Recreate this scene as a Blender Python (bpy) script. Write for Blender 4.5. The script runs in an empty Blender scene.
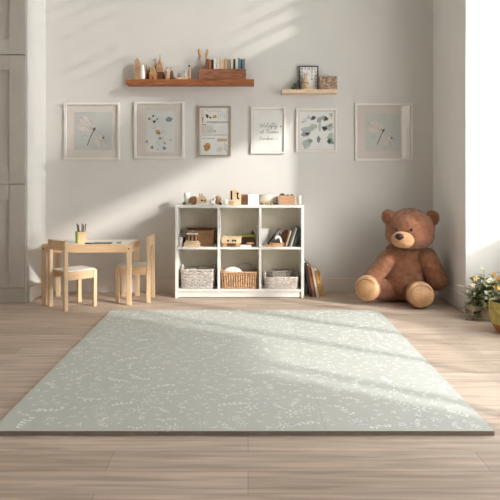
import bpy, bmesh, math, random
from mathutils import Vector, Matrix, noise
random.seed(7)
C = bpy.context.scene.collection
PI = math.pi
F, CX, HY, H = 620.0, 248.0, 174.0, 1.04          # lens in pixels, vanishing point, eye height

def X(px, Y): return (px - CX) * Y / F
def Z(py, Y): return H - (py - HY) * Y / F

def s2l(c):
    c = c / 255.0
    return c / 12.92 if c <= 0.04045 else ((c + 0.055) / 1.055) ** 2.4
def rgb(*c): return tuple(s2l(v) for v in c) + (1.0,)

# ------------------------------------------------------------------ materials
def mat(name, col, rough=0.6, var=0.08, scale=20, bump=0.0, stretch=(1, 1, 1), metallic=0.0, sheen=0.0, col2=None, detail=4):
    m = bpy.data.materials.new(name); m.use_nodes = True
    nt = m.node_tree; N = nt.nodes; L = nt.links
    b = N['Principled BSDF']
    b.inputs['Roughness'].default_value = rough
    b.inputs['Metallic'].default_value = metallic
    if sheen:
        b.inputs['Sheen Weight'].default_value = sheen
        b.inputs['Sheen Roughness'].default_value = 0.5
    c = rgb(*col)
    tc = N.new('ShaderNodeTexCoord'); mp = N.new('ShaderNodeMapping')
    mp.inputs['Scale'].default_value = stretch
    L.new(tc.outputs['Object'], mp.inputs['Vector'])
    nz = N.new('ShaderNodeTexNoise'); nz.inputs['Scale'].default_value = scale; nz.inputs['Detail'].default_value = detail
    L.new(mp.outputs['Vector'], nz.inputs['Vector'])
    cr = N.new('ShaderNodeValToRGB')
    lo = tuple(max(0, v * (1 - var * 2.2)) for v in c[:3]) + (1,) if col2 is None else rgb(*col2)
    hi = tuple(min(1, v * (1 + var)) for v in c[:3]) + (1,) if col2 is None else c
    cr.color_ramp.elements[0].color = lo; cr.color_ramp.elements[0].position = 0.3
    cr.color_ramp.elements[1].color = hi; cr.color_ramp.elements[1].position = 0.7
    L.new(nz.outputs['Fac'], cr.inputs['Fac']); L.new(cr.outputs['Color'], b.inputs['Base Color'])
    if bump:
        bp = N.new('ShaderNodeBump'); bp.inputs['Strength'].default_value = bump; bp.inputs['Distance'].default_value = 0.004
        L.new(nz.outputs['Fac'], bp.inputs['Height']); L.new(bp.outputs['Normal'], b.inputs['Normal'])
    return m

def floor_mat():
    m = bpy.data.materials.new('floor_planks'); m.use_nodes = True
    nt = m.node_tree; N = nt.nodes; L = nt.links; b = N['Principled BSDF']
    tc = N.new('ShaderNodeTexCoord')
    br = N.new('ShaderNodeTexBrick')
    br.inputs['Scale'].default_value = 1.0; br.inputs['Brick Width'].default_value = 1.35; br.inputs['Row Height'].default_value = 0.155
    br.inputs['Mortar Size'].default_value = 0.0012; br.inputs['Mortar Smooth'].default_value = 0.3; br.offset = 0.37
    br.inputs['Color1'].default_value = rgb(213, 194, 176); br.inputs['Color2'].default_value = rgb(199, 179, 160)
    br.inputs['Mortar'].default_value = rgb(160, 142, 124)
    L.new(tc.outputs['Object'], br.inputs['Vector'])
    mp = N.new('ShaderNodeMapping'); mp.inputs['Scale'].default_value = (1.1, 16, 1)
    L.new(tc.outputs['Object'], mp.inputs['Vector'])
    nz = N.new('ShaderNodeTexNoise'); nz.inputs['Scale'].default_value = 2.2; nz.inputs['Detail'].default_value = 8; nz.inputs['Distortion'].default_value = 0.6
    L.new(mp.outputs['Vector'], nz.inputs['Vector'])
    cr = N.new('ShaderNodeValToRGB')
    cr.color_ramp.elements[0].position = 0.32; cr.color_ramp.elements[0].color = (0.70, 0.67, 0.65, 1)
    cr.color_ramp.elements[1].position = 0.68; cr.color_ramp.elements[1].color = (1.06, 1.05, 1.04, 1)
    L.new(nz.outputs['Fac'], cr.inputs['Fac'])
    mx = N.new('ShaderNodeMix'); mx.data_type = 'RGBA'; mx.blend_type = 'MULTIPLY'; mx.inputs['Factor'].default_value = 1.0
    L.new(br.outputs['Color'], mx.inputs[6]); L.new(cr.outputs['Color'], mx.inputs[7])
    L.new(mx.outputs[2], b.inputs['Base Color'])
    b.inputs['Roughness'].default_value = 0.62
    bp = N.new('ShaderNodeBump'); bp.inputs['Strength'].default_value = 0.12; bp.inputs['Distance'].default_value = 0.002
    L.new(nz.outputs['Fac'], bp.inputs['Height']); L.new(bp.outputs['Normal'], b.inputs['Normal'])
    return m

def glass_mat():
    m = bpy.data.materials.new('picture_glass'); m.use_nodes = True
    nt = m.node_tree; N = nt.nodes; L = nt.links
    out = N['Material Output']; N.remove(N['Principled BSDF'])
    t = N.new('ShaderNodeBsdfTransparent'); g = N.new('ShaderNodeBsdfGlossy'); g.inputs['Roughness'].default_value = 0.03
    lw = N.new('ShaderNodeLayerWeight'); lw.inputs['Blend'].default_value = 0.5
    pw = N.new('ShaderNodeMath'); pw.operation = 'POWER'; pw.inputs[1].default_value = 5.0; L.new(lw.outputs['Facing'], pw.inputs[0])
    fr = N.new('ShaderNodeMath'); fr.operation = 'MULTIPLY_ADD'; fr.inputs[1].default_value = 0.9; fr.inputs[2].default_value = 0.035; L.new(pw.outputs[0], fr.inputs[0])
    mx = N.new('ShaderNodeMixShader')
    L.new(fr.outputs[0], mx.inputs[0]); L.new(t.outputs[0], mx.inputs[1]); L.new(g.outputs[0], mx.inputs[2]); L.new(mx.outputs[0], out.inputs['Surface'])
    return m

def plaster(name, col):
    return mat(name, col, 0.85, 0.015, 3.0, 0.03)

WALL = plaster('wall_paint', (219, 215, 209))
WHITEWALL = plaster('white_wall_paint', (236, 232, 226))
CEIL = plaster('ceiling_paint', (235, 233, 228))
FLOOR = floor_mat()
TRIM = mat('trim_paint', (226, 219, 210), 0.6, 0.02, 5)
CAB = mat('greige_cabinet_paint', (196, 188, 178), 0.55, 0.02, 6)
CABSIDE = mat('white_side_panel', (216, 213, 207), 0.6, 0.015, 6)
WHITE = mat('white_melamine', (238, 234, 227), 0.45, 0.015, 8)
BACKB = mat('taupe_backboard', (228, 220, 200), 0.8, 0.03, 14)
PINE = mat('pine_wood', (230, 197, 157), 0.55, 0.06, 5, 0.03, (10, 10, 1))
PINEX = mat('pine_wood_rail', (225, 188, 146), 0.55, 0.06, 5, 0.03, (1, 1, 10))
SEATW = mat('white_seat_board', (240, 234, 224), 0.5, 0.02, 8)
WALNUT = mat('brown_shelf_wood', (168, 101, 57), 0.55, 0.22, 6, 0.1, (2, 20, 20))
WALNUT2 = mat('brown_box_wood', (164, 108, 76), 0.6, 0.25, 6, 0.1, (2, 20, 20))
OAK = mat('pale_oak', (232, 202, 170), 0.55, 0.10, 8, 0.05, (2, 14, 14))
TOYP = mat('pale_toy_wood', (234, 206, 168), 0.6, 0.08, 14, 0.03)
TOYB = mat('brown_toy_wood', (198, 154, 114), 0.6, 0.14, 14, 0.05)
TOYM = mat('mid_toy_wood', (206, 162, 116), 0.6, 0.12, 16, 0.05)
TOYD = mat('dark_toy_wood', (104, 68, 48), 0.6, 0.16, 14, 0.05)
ORANGE = mat('orange_toy_wood', (206, 142, 88), 0.6, 0.12, 14)
CARD = mat('brown_crate_wood', (204, 158, 120), 0.65, 0.14, 10, 0.05, (3, 10, 10))
DARK = mat('dark_charcoal', (52, 48, 46), 0.6, 0.15, 20)
BLACK = mat('black_plastic', (22, 20, 20), 0.35, 0.1, 20)
GREY = mat('grey_card', (128, 128, 124), 0.7, 0.08, 16)
LGREY = mat('light_grey_card', (196, 192, 186), 0.7, 0.05, 16)
CREAM = mat('cream_cloth', (232, 218, 200), 0.9, 0.04, 30, 0.2)
PORC = mat('white_ceramic', (244, 241, 236), 0.35, 0.01, 10)
PAPER = mat('white_paper', (240, 238, 232), 0.85, 0.02, 10)
LIME = mat('yellow_green_card', (176, 182, 92), 0.7, 0.06, 16)
TAN = mat('tan_card', (212, 184, 142), 0.7, 0.06, 16)
TEAL = mat('teal_rubber', (92, 138, 132), 0.6, 0.06, 16)
OLIVE = mat('olive_slate', (96, 96, 80), 0.6, 0.1, 16)
WICKG = mat('grey_wicker', (222, 212, 202), 0.8, 0.2, 60, 0.3)
WICKB = mat('brown_wicker', (220, 176, 136), 0.8, 0.28, 70, 0.3)
WICKW = mat('white_wicker', (226, 216, 204), 0.8, 0.14, 60, 0.3)
WICKL = mat('taupe_wicker', (176, 164, 152), 0.8, 0.14, 60, 0.3)
LINEN = mat('white_linen', (240, 234, 226), 0.9, 0.04, 18, 0.2)
LINENG = mat('grey_linen', (176, 166, 154), 0.9, 0.05, 18, 0.2)
FUR = mat('brown_fur', (160, 106, 75), 0.95, 0.16, 22, 0.4, sheen=0.4)
FURT = mat('tan_muzzle_fur', (214, 166, 120), 0.95, 0.08, 40, 0.4, sheen=0.3)
FURD = mat('dark_brown_fur', (146, 92, 62), 0.95, 0.1, 30, 0.4, sheen=0.3)
PAD = mat('tan_satin_pad', (208, 162, 116), 0.5, 0.12, 16, 0.15)
SEAM = mat('dark_seam_thread', (128, 84, 56), 0.8, 0.1, 30)
NOSE = mat('dark_brown_nose', (56, 34, 30), 0.6, 0.1, 30)
FOAM = mat('sage_foam', (200, 202, 194), 0.8, 0.015, 6)
FOAMSIDE = mat('grey_foam_edge', (172, 162, 152), 0.85, 0.05, 20)
MOTIF = mat('white_floral_print', (243, 244, 240), 0.8, 0.02, 12)
LEAF = mat('green_leaf', (146, 158, 102), 0.5, 0.2, 30, 0.1)
LEAF2 = mat('pale_green_leaf', (204, 204, 168), 0.5, 0.14, 30, 0.1)
LEAF3 = mat('deep_green_leaf', (82, 92, 64), 0.5, 0.2, 30, 0.1)
STEM = mat('plant_stem', (92, 92, 60), 0.7, 0.15, 30)
PETAL = mat('orange_petal', (226, 176, 96), 0.6, 0.1, 30)
PETALP = mat('cream_pink_petal', (238, 216, 200), 0.6, 0.05, 30)
PLANTER = mat('weathered_planter', (196, 178, 160), 0.8, 0.14, 16, 0.2)
YELLOW = mat('yellow_green_glaze', (204, 186, 104), 0.7, 0.12, 34, 0.4, col2=(160, 140, 78))
TERRA = mat('rust_pot_base', (176, 116, 72), 0.7, 0.14, 20, 0.2)
SOIL = mat('potting_soil', (60, 46, 36), 0.95, 0.2, 60, 0.4)
GLASS = glass_mat()
FRAMEW = mat('white_frame_lacquer', (238, 232, 224), 0.4, 0.015, 10)
FRAMET = mat('greige_frame_wood', (176, 160, 142), 0.6, 0.08, 10)
MOUNT = mat('cream_mount_board', (226, 217, 206), 0.85, 0.01, 10)
MOUNTP = mat('blush_mount_board', (219, 209, 200), 0.85, 0.01, 10)
PRINTB = mat('pale_blue_grey_print', (207, 207, 202), 0.8, 0.03, 8)
PRINTC = mat('pale_print_paper', (222, 222, 218), 0.8, 0.02, 8)
PRINTW = mat('white_print_paper', (236, 234, 228), 0.8, 0.02, 8)
INK = mat('brown_ink', (112, 92, 78), 0.8, 0.1, 30)
INKL = mat('pale_brown_ink', (176, 160, 148), 0.8, 0.05, 30)
INKD = mat('dark_ink', (62, 58, 56), 0.8, 0.1, 30)
INKG = mat('grey_ink', (134, 138, 136), 0.8, 0.08, 30)
BLUSH = mat('blush_wash', (224, 216, 208), 0.8, 0.05, 30)
MIST = mat('pale_mist_wash', (206, 213, 210), 0.8, 0.05, 30)
SLATE = mat('slate_blue_wash', (128, 146, 150), 0.8, 0.1, 30)
OCHRE = mat('ochre_wash', (206, 160, 92), 0.8, 0.1, 30)
SAGEW = mat('grey_sage_wash', (164, 170, 164), 0.8, 0.12, 24)
SAGEL = mat('pale_sage_wash', (192, 197, 191), 0.8, 0.06, 24)
BK = {n: mat('book_' + n, c, 0.6, 0.06, 20) for n, c in dict(brown=(120, 82, 60), cream=(226, 210, 188), white=(232, 228, 220), blue=(112, 138, 146),
      navy=(58, 66, 76), grey=(150, 146, 138), tan=(196, 162, 124), black=(48, 40, 38), rust=(176, 108, 62), green=(120, 126, 98), pink=(214, 182, 158)).items()}
PATT = mat('book_patterned', (206, 176, 84), 0.6, 0.1, 90, col2=(164, 84, 54), detail=1)
MARB = mat('marbled_wood', (206, 178, 150), 0.6, 0.1, 45, 0.1, col2=(120, 92, 72))

# ------------------------------------------------------------------ mesh builder
class MB:
    def __init__(s): s.bm = bmesh.new()
    def _fin(s, verts, mi, smooth):
        fs = set()
        for v in verts:
            for f in v.link_faces: fs.add(f)
        for f in fs: f.material_index = mi; f.smooth = smooth
    def box(s, x0, x1, y0, y1, z0, z1, bev=0.0, mi=0, M=None):
        r = bmesh.ops.create_cube(s.bm, size=1.0)
        vs = r['verts']
        T = Matrix.Translation(((x0 + x1) / 2, (y0 + y1) / 2, (z0 + z1) / 2)) @ Matrix.Diagonal((abs(x1 - x0), abs(y1 - y0), abs(z1 - z0), 1))
        if M is not None: T = M @ T
        bmesh.ops.transform(s.bm, matrix=T, verts=vs)
        s._fin(vs, mi, False)
        if bev:
            es = list({e for v in vs for e in v.link_edges})
            bev = min(bev, 0.3 * min(abs(x1 - x0), abs(y1 - y0), abs(z1 - z0)))
            bmesh.ops.bevel(s.bm, geom=es, offset=bev, segments=2, affect='EDGES', profile=0.6)
        return s
    def cyl(s, p0, p1, r0, r1=None, n=14, mi=0, smooth=True):
        r1 = r0 if r1 is None else r1
        p0, p1 = Vector(p0), Vector(p1); d = p1 - p0
        q = d.to_track_quat('Z', 'Y').to_matrix().to_4x4()
        a = [s.bm.verts.new(p0 + q @ Vector((math.cos(t) * r0, math.sin(t) * r0, 0))) for t in [2 * PI * i / n for i in range(n)]]
        if r1 > 1e-6:
            b = [s.bm.verts.new(p1 + q @ Vector((math.cos(t) * r1, math.sin(t) * r1, 0))) for t in [2 * PI * i / n for i in range(n)]]
        else: b = None; tip = s.bm.verts.new(p1)
        for i in range(n):
            j = (i + 1) % n
            f = s.bm.faces.new((a[i], a[j], b[j], b[i])) if b else s.bm.faces.new((a[i], a[j], tip))
            f.smooth = smooth; f.material_index = mi
        f = s.bm.faces.new(a[::-1]); f.material_index = mi
        if b: f = s.bm.faces.new(b); f.material_index = mi
        return s
    def ell(s, c, r, n=20, mi=0, M=None):
        if not isinstance(r, (tuple, list)): r = (r, r, r)
        q = bmesh.ops.create_uvsphere(s.bm, u_segments=n, v_segments=max(6, n // 2 + 2), radius=1.0)
        T = Matrix.Translation(c) @ (M if M is not None else Matrix.Identity(4)) @ Matrix.Diagonal((r[0], r[1], r[2], 1))
        bmesh.ops.transform(s.bm, matrix=T, verts=q['verts']); s._fin(q['verts'], mi, True)
        return s
    def prism(s, pts, y0, y1, mi=0):                 # outline in x-z, extruded along y
        a = [s.bm.verts.new((p[0], y0, p[1])) for p in pts]; b = [s.bm.verts.new((p[0], y1, p[1])) for p in pts]
        n = len(pts)
        fs = [s.bm.faces.new(a), s.bm.faces.new(b[::-1])]
        for i in range(n): fs.append(s.bm.faces.new((a[i], b[i], b[(i + 1) % n], a[(i + 1) % n])))
        for f in fs: f.material_index = mi
        return s
    def lathe(s, prof, c=(0, 0, 0), n=20, mi=0):     # prof: (r, z) list
        rows = []
        for r, z in prof:
            if r < 1e-5: rows.append([s.bm.verts.new((c[0], c[1], c[2] + z))])
            else: rows.append([s.bm.verts.new((c[0] + r * math.cos(2 * PI * i / n), c[1] + r * math.sin(2 * PI * i / n), c[2] + z)) for i in range(n)])
        for a, b in zip(rows, rows[1:]):
            for i in range(n):
                j = (i + 1) % n
                if len(a) == 1 and len(b) == 1: continue
                if len(a) == 1: f = s.bm.faces.new((a[0], b[j], b[i]))
                elif len(b) == 1: f = s.bm.faces.new((a[i], a[j], b[0]))
                else: f = s.bm.faces.new((a[i], a[j], b[j], b[i]))
                f.smooth = True; f.material_index = mi
        return s
    def tube(s, pts, r, closed=False, n=6, mi=0):
        pts = [Vector(p) for p in pts]; m = len(pts); rings = []
        for i, p in enumerate(pts):
            d = (pts[(i + 1) % m] - pts[i - 1]) if closed else (pts[min(i + 1, m - 1)] - pts[max(i - 1, 0)])
            if d.length < 1e-9: d = Vector((0, 0, 1))
            q = d.to_track_quat('Z', 'Y').to_matrix()
            rr = r[i] if isinstance(r, (list, tuple)) else r
            up = Vector((0, 0, 1)) if abs(d.normalized().z) < 0.9 else Vector((0, 1, 0))
            u = d.cross(up).normalized(); v = u.cross(d).normalized()
            rings.append([s.bm.verts.new(p + (u * math.cos(2 * PI * k / n) + v * math.sin(2 * PI * k / n)) * rr) for k in range(n)])
        for i in range(m if closed else m - 1):
            a, b = rings[i], rings[(i + 1) % m]
            for k in range(n):
                f = s.bm.faces.new((a[k], a[(k + 1) % n], b[(k + 1) % n], b[k])); f.smooth = True; f.material_index = mi
        if not closed:
            for rg in (rings[0][::-1], rings[-1]):
                f = s.bm.faces.new(rg); f.material_index = mi
        return s
    def poly(s, pts, mi=0):
        f = s.bm.faces.new([s.bm.verts.new(p) for p in pts]); f.material_index = mi; return s
    def build(s, name, mats, parent=None, M=None):
        if M is not None: bmesh.ops.transform(s.bm, matrix=M, verts=s.bm.verts)
        bmesh.ops.recalc_face_normals(s.bm, faces=s.bm.faces)
        me = bpy.data.meshes.new(name); s.bm.to_mesh(me); s.bm.free()
        for m in (mats if isinstance(mats, (list, tuple)) else [mats]): me.materials.append(m)
        o = bpy.data.objects.new(name, me); C.objects.link(o)
        if parent is not None: o.parent = parent
        return o

def tag(o, label, cat, group=None):
    o['label'] = label; o['category'] = cat
    if group: o['group'] = group
    return o
def thing(name, label, cat, loc=(0, 0, 0), rz=0.0, group=None):
    o = bpy.data.objects.new(name, None); C.objects.link(o); o.empty_display_size = 0.05
    o.location = loc; o.rotation_euler = (0, 0, rz)
    return tag(o, label, cat, group)
def single(name, mb, mats, label, cat, loc, rz=0.0, group=None):
    o = mb.build(name, mats); o.location = loc; o.rotation_euler = (0, 0, rz)
    return tag(o, label, cat, group)
def struct(name, mb, m):
    o = mb.build(name, m); o['kind'] = 'structure'; return o
def copy_tree(o, parent=None):
    c = o.copy(); C.objects.link(c)
    if parent is not None: c.parent = parent
    for ch in list(o.children): copy_tree(ch, c)
    return c

# ------------------------------------------------------------------ the room
YB = 5.464; XL = -2.34; XR = 2.1; ZC = 4.75; YN = 4.64
struct('floor', MB().box(XL - .1, XR + .1, -3, YB + .1, -0.08, 0), FLOOR)
struct('wall_back', MB().box(XL - .1, XR + .1, YB, YB + .12, 0, ZC), WALL)
struct('wall_left', MB().box(XL - .1, XL, -1.5, YB, 0, ZC), WALL)
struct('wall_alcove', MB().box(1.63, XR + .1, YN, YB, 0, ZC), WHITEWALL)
struct('wall_front_added', MB().box(XL - .1, XR + .12, -1.6, -1.5, 0, ZC), WALL)  # unseen, added behind the camera to keep sky fill off the near floor
struct('ceiling', MB().box(XL - .1, XR + .1, -1.5, YB + .12, ZC, ZC + .1), CEIL)
struct('baseboard_back', MB().box(-1.768, 1.617, YB - .012, YB, 0, .123, .003), TRIM)
struct('baseboard_alcove', MB().box(1.617, 1.63, YN, YB - .013, 0, .123, .003), TRIM)
# unseen window wall to the right: pieces around openings shaped to place sun patches (y ranges, z ranges)
w = MB(); xa, xb = XR, XR + .12
def sun_slots(a, b): return [(a + .15 * i, a + .15 * i + .112) for i in range(int((b - a) / .15 + .01))]  # made-up high slots that let only part of the sun through
OPEN = [(1.78, 2.42, [(.42, 1.05)]),
        (2.42, 2.84, [(.42, 2.3)] + sun_slots(2.35, 4.65)),
        (2.84, 3.62, [(.42, 1.70), (2.09, 2.37)] + sun_slots(3.1, 4.65)),
        (3.62, 4.20, [(.42, 2.37)] + sun_slots(3.1, 4.65)),
        (4.20, 4.50, [(.66, 2.37)] + sun_slots(3.1, 4.65))]
w.box(xa, xb, -1.5, 1.78, 0, ZC); w.box(xa, xb, 4.50, YN, 0, ZC)
for y0, y1, zs in OPEN:
    z = 0
    for a, b in zs: w.box(xa, xb, y0, y1, z, a); z = b
    w.box(xa, xb, y0, y1, z, ZC)
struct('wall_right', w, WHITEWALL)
fr = MB()
for y in (1.98, 2.61, 3.19, 3.86): fr.box(xa + .03, xa + .08, y - .03, y + .03, .42, 1.70 if y > 2.5 else 1.05, .004)
for z in (.97, 1.64): fr.box(xa + .04, xa + .07, 3.62, 4.5, z - .008, z + .008, .002)
struct('window_1', fr, TRIM)

# ------------------------------------------------------------------ tall cabinet on the left
def shaker(mb, x0, x1, y, z0, z1, st=.127, rt=.12, rb=.13):
    mb.box(x0 + .004, x1 - .004, y + .0165, y + .02, z0 + .004, z1 - .004, 0)
    mb.box(x1 - st, x1, y, y + .019, z0, z1, .005); mb.box(x0, x0 + st, y, y + .019, z0, z1, .005)
    mb.box(x0 + st - .001, x1 - st - .0006, y + .0012, y + .019, z1 - rt, z1, .002); mb.box(x0 + st - .001, x1 - st - .0006, y + .0012, y + .019, z0, z0 + rb, .002)
cab = thing('tall_cabinet', 'tall greige panelled built-in cabinet at the left edge beside the small table', 'cabinet', (-2.06, 5.23, 0))
yf = 5.006; ox, oy = 2.06, -5.23
def L2(mb, name, m, p=cab): return mb.build(name, m, p, Matrix.Translation((ox, oy, 0)))
L2(MB().box(-2.33, -1.802, yf + .024, YB - .014, .117, 2.62), 'carcass', CAB)
L2(MB().box(-2.33, -1.802, yf + .006, YB - .014, 0, .117, .002), 'plinth', CAB)
for z0, z1 in ((.120, .953), (.958, 2.0), (2.006, 2.62)):
    mb = MB(); shaker(mb, -2.33, -1.803, yf, z0, z1); L2(mb, 'door', CAB)
sp = L2(MB().box(-1.801, -1.781, yf + .002, YB - .001, 0, 2.62, .002), 'side_panel', CABSIDE); sp['label'] = 'white side panel facing the window'
L2(MB().box(-1.780, -1.769, yf + .02, YB - .014, 0, .12, .003), 'skirting', TRIM)

# ------------------------------------------------------------------ play mat
def mat_motifs():
    x0, x1, y0, y1 = -1.026, .98, 2.465, 4.66
    pts = []; tries = 0
    while tries < 14000:
        tries += 1
        p = (random.uniform(x0 + .035, x1 - .035), random.uniform(y0 + .035, y1 - .035)); r = random.choice((.022, .028, .036, .046, .056))
        if all((p[0] - q[0]) ** 2 + (p[1] - q[1]) ** 2 > ((r + q[2]) * .92) ** 2 for q in pts): pts.append((p[0], p[1], r))
    return pts
def leafpoly(mb, x, y, a, l, wd, z, mi):
    c, s = math.cos(a), math.sin(a)
    P = [(0, 0), (.35 * l, wd), (.75 * l, wd * .7), (l, 0), (.75 * l, -wd * .7), (.35 * l, -wd)]
    mb.poly([(x + u * c - v * s, y + u * s + v * c, z) for u, v in P], mi)
def motif(mb, x, y, r, z, mi):
    k = random.random(); a0 = random.uniform(0, 2 * PI)
    if r < .035:
        for i in range(4): leafpoly(mb, x, y, a0 + i * 1.1 - 1.6, r * random.uniform(.6, 1), r * .11, z, mi)
    elif k < .4:                                      # leafy branch with uneven leaflets
        n = 5; bend = random.uniform(-.5, .5)
        P_ = [(x + r * 1.7 * (i / (n - 1) - .5) * math.cos(a0) - r * bend * (4 * (i / (n - 1) - .5) ** 2 - .5) * math.sin(a0),
               y + r * 1.7 * (i / (n - 1) - .5) * math.sin(a0) + r * bend * (4 * (i / (n - 1) - .5) ** 2 - .5) * math.cos(a0)) for i in range(n)]
        for i, (px, py) in enumerate(P_):
            for sg in (1, -1):
                if random.random() < .85: leafpoly(mb, px, py, a0 + sg * random.uniform(.6, 1.1), r * random.uniform(.3, .62), r * random.uniform(.08, .14), z, mi)
        for p, q in zip(P_, P_[1:]):
            leafpoly(mb, p[0], p[1], math.atan2(q[1] - p[1], q[0] - p[0]), math.dist(p, q) * 1.05, r * .035, z, mi)
        leafpoly(mb, P_[-1][0], P_[-1][1], a0, r * .5, r * .12, z, mi)
    else:                                             # open flower with petals, dots and leaves
        n = random.choice((5, 6))
        for i in range(n):
            a = a0 + i * 2 * PI / n
            leafpoly(mb, x + .16 * r * math.cos(a), y + .16 * r * math.sin(a), a, r * .44, r * .11, z, mi)
        for i in range(9):
            a = a0 + i * .78 + random.uniform(-.3, .3)
            q = r * random.uniform(.55, .95)
            leafpoly(mb, x + q * math.cos(a), y + q * math.sin(a), a + random.uniform(-1.2, 1.2), r * random.uniform(.22, .42), r * random.uniform(.05, .09), z, mi)
        leafpoly(mb, x - .07 * r, y, 0, r * .14, r * .07, z, mi)
mt = thing('play_mat', 'large sage green foam play mat printed with white sprigs, on the wooden floor', 'mat', (-.023, 3.56, 0))
mots = mat_motifs(); MT = Matrix.Translation((.023, -3.56, 0)); TH = .018
bx = [-1.026, -.357, .311, .98]
for i in range(3):
    mb = MB(); mb.box(bx[i] + (.0006 if i else 0), bx[i + 1] - (.0006 if i < 2 else 0), 2.465, 4.66, .0002, TH - .0004, 0, 1)
    mb.box(bx[i] + (.0003 if i else 0), bx[i + 1] - (.0003 if i < 2 else 0), 2.465, 4.66, TH - .003, TH, .0008, 0)
    for x, y, r in mots:
        if bx[i] <= x < bx[i + 1]: motif(mb, x, y, r, TH + .0004, 2)
    mb.build('mat_tile', [FOAM, FOAMSIDE, MOTIF], mt, MT)

# ------------------------------------------------------------------ child table and chairs
tb = thing('play_table', "low pine children's table with a white inset top by the left wall", 'table', (-1.28, 5.09, 0))
tx0, tx1, ty0, ty1, tz = -.355, .355, -.19, .212, .484
MB().box(tx0 + .03, tx1 - .03, ty0 + .022, ty1 - .022, tz - .012, tz - .002, .002).build('tabletop', SEATW, tb)
for sx in (0, 1):
    for sy in (0, 1):
        x = tx0 + .018 if sx == 0 else tx1 - .018; y = ty0 + .018 if sy == 0 else ty1 - .018
        MB().box(x - .018, x + .018, y - .018, y + .018, 0, tz - .006, .003).build('leg', PINE, tb)
for y0, y1 in ((ty0 - .001, ty0 + .021), (ty1 - .021, ty1 + .001)):
    MB().box(tx0 + .036, tx1 - .036, y0, y1, tz - .066, tz, .003).build('apron', PINEX, tb)
for x0, x1 in ((tx0 - .001, tx0 + .029), (tx1 - .029, tx1 + .001)):
    MB().box(x0, x1, ty0 + .036, ty1 - .036, tz - .066, tz, .003).build('apron', PINEX, tb)
for x in (tx0 + .018, tx1 - .018): MB().cyl((x, ty0 - .004, tz - .035), (x, ty0 + .001, tz - .035), .006, n=10).build('screw_cap', DARK, tb)

def make_chair(label, loc, rz):                        # faces +x
    t = thing('child_chair', label, 'chair', loc, rz, 'pine chairs at the small table')
    d, wv, sz, bz = .125, .118, .29, .53
    for sy in (-1, 1):
        MB().box(d - .015, d + .015, sy * wv - .013, sy * wv + .013, 0, sz, .003).build('leg', PINE, t)
        MB().box(-d - .015, -d + .015, sy * wv - .013, sy * wv + .013, 0, bz, .003).build('back_post', PINE, t)
        MB().box(-d + .016, d - .016, sy * wv - .010, sy * wv + .010, sz - .062, sz + .002, .003).build('seat_rail', PINEX, t)
    MB().box(d - .011, d + .011, -wv + .014, wv - .014, sz - .055, sz - .004, .003).build('seat_rail', PINEX, t)
    MB().box(-d + .016, d + .014, -wv + .011, wv - .011, sz - .003, sz + .007, .002).build('seat', SEATW, t)
    MB().box(-d - .012, -d + .008, -wv + .014, wv - .014, bz - .078, bz - .002, .004).build('top_rail', PINEX, t)
    return t
make_chair('pine child chair with its back to the camera, angled under the table near the cabinet', (-1.378, 4.872, 0), math.radians(45))
c2 = make_chair('pine child chair side-on at the right end of the table, facing the cabinet', (-.93, 5.134, 0), PI)

# pencil holder, pencils, slate and eraser on the table
yt = 4.99
ph = thing('pencil_holder', 'square pencil holder with a yellow-green side standing on the white table top', 'pencil holder', (X(81, yt + .03), yt + .03, tz - .002), math.radians(30))
a = .036; hh = .094
MB().box(-a, a, -a, a, 0, .006).box(-a, a, -a, -a + .005, 0, hh, .001).box(-a, a, a - .005, a, 0, hh, .001).box(a - .005, a, -a, a, 0, hh, .001).build('holder', TAN, ph)
gp = MB().box(-a - .001, -a + .005, -a - .0005, a + .0005, 0, hh, .001).build('side_panel', LIME, ph); gp['label'] = 'yellow-green left side'
for k, (dx, dy, tx, ty, m, nm) in enumerate([(-.016, .004, -.035, .01, DARK, 'dark pencil leaning furthest left in the table pencil holder'),
        (-.006, -.012, -.018, -.01, TOYD, 'brown pencil, second from the left in the pencil holder'),
        (.004, .014, .004, .02, DARK, 'upright dark pencil in the middle of the pencil holder'),
        (.012, -.004, .022, 0, BLACK, 'black pencil leaning right in the pencil holder'),
        (.019, .01, .036, .012, TOYD, 'brown pencil leaning furthest right in the pencil holder')]):
    p0 = Vector((dx, dy, .008)); p1 = Vector((tx, ty, .155 - .008 * (k % 2)))
    t = thing('pencil', nm, 'pencil', ph.location, math.radians(0), 'pencils in the holder')
    MB().cyl(p0, p1, .0042, n=6, smooth=False).build('barrel', m, t)
    e = (p1 - p0).normalized()
    MB().cyl(p1, p1 + e * .014, .0042, .0008, n=6).build('tip', TOYP, t)
ys = 4.96
sl = thing('drawing_slate', 'dark flat drawing slate lying on the table top right of the pencil holder', 'slate', (X(102, ys), ys, tz - .002))
MB().box(-.075, .075, -.03, .045, 0, .008, .002).build('board', OLIVE, sl); MB().box(-.068, .068, -.024, .039, .008, .0095).build('drawing_surface', GREY, sl)
single('crayon', MB().cyl((-.03, 0, .006), (.02, -.004, .006), .006, n=10).cyl((-.042, .001, .006), (-.03, 0, .006), .001, .006, n=10), DARK, 'dark crayon lying left of the drawing slate on the table', 'crayon', (X(89.5, 4.93), 4.935, tz - .002))
single('eraser', MB().box(-.018, .018, -.01, .01, 0, .011, .003), TEAL, 'small teal eraser lying at the right end of the table top', 'eraser', (X(118.5, ys), ys + .02, tz - .002), .3)

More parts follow.
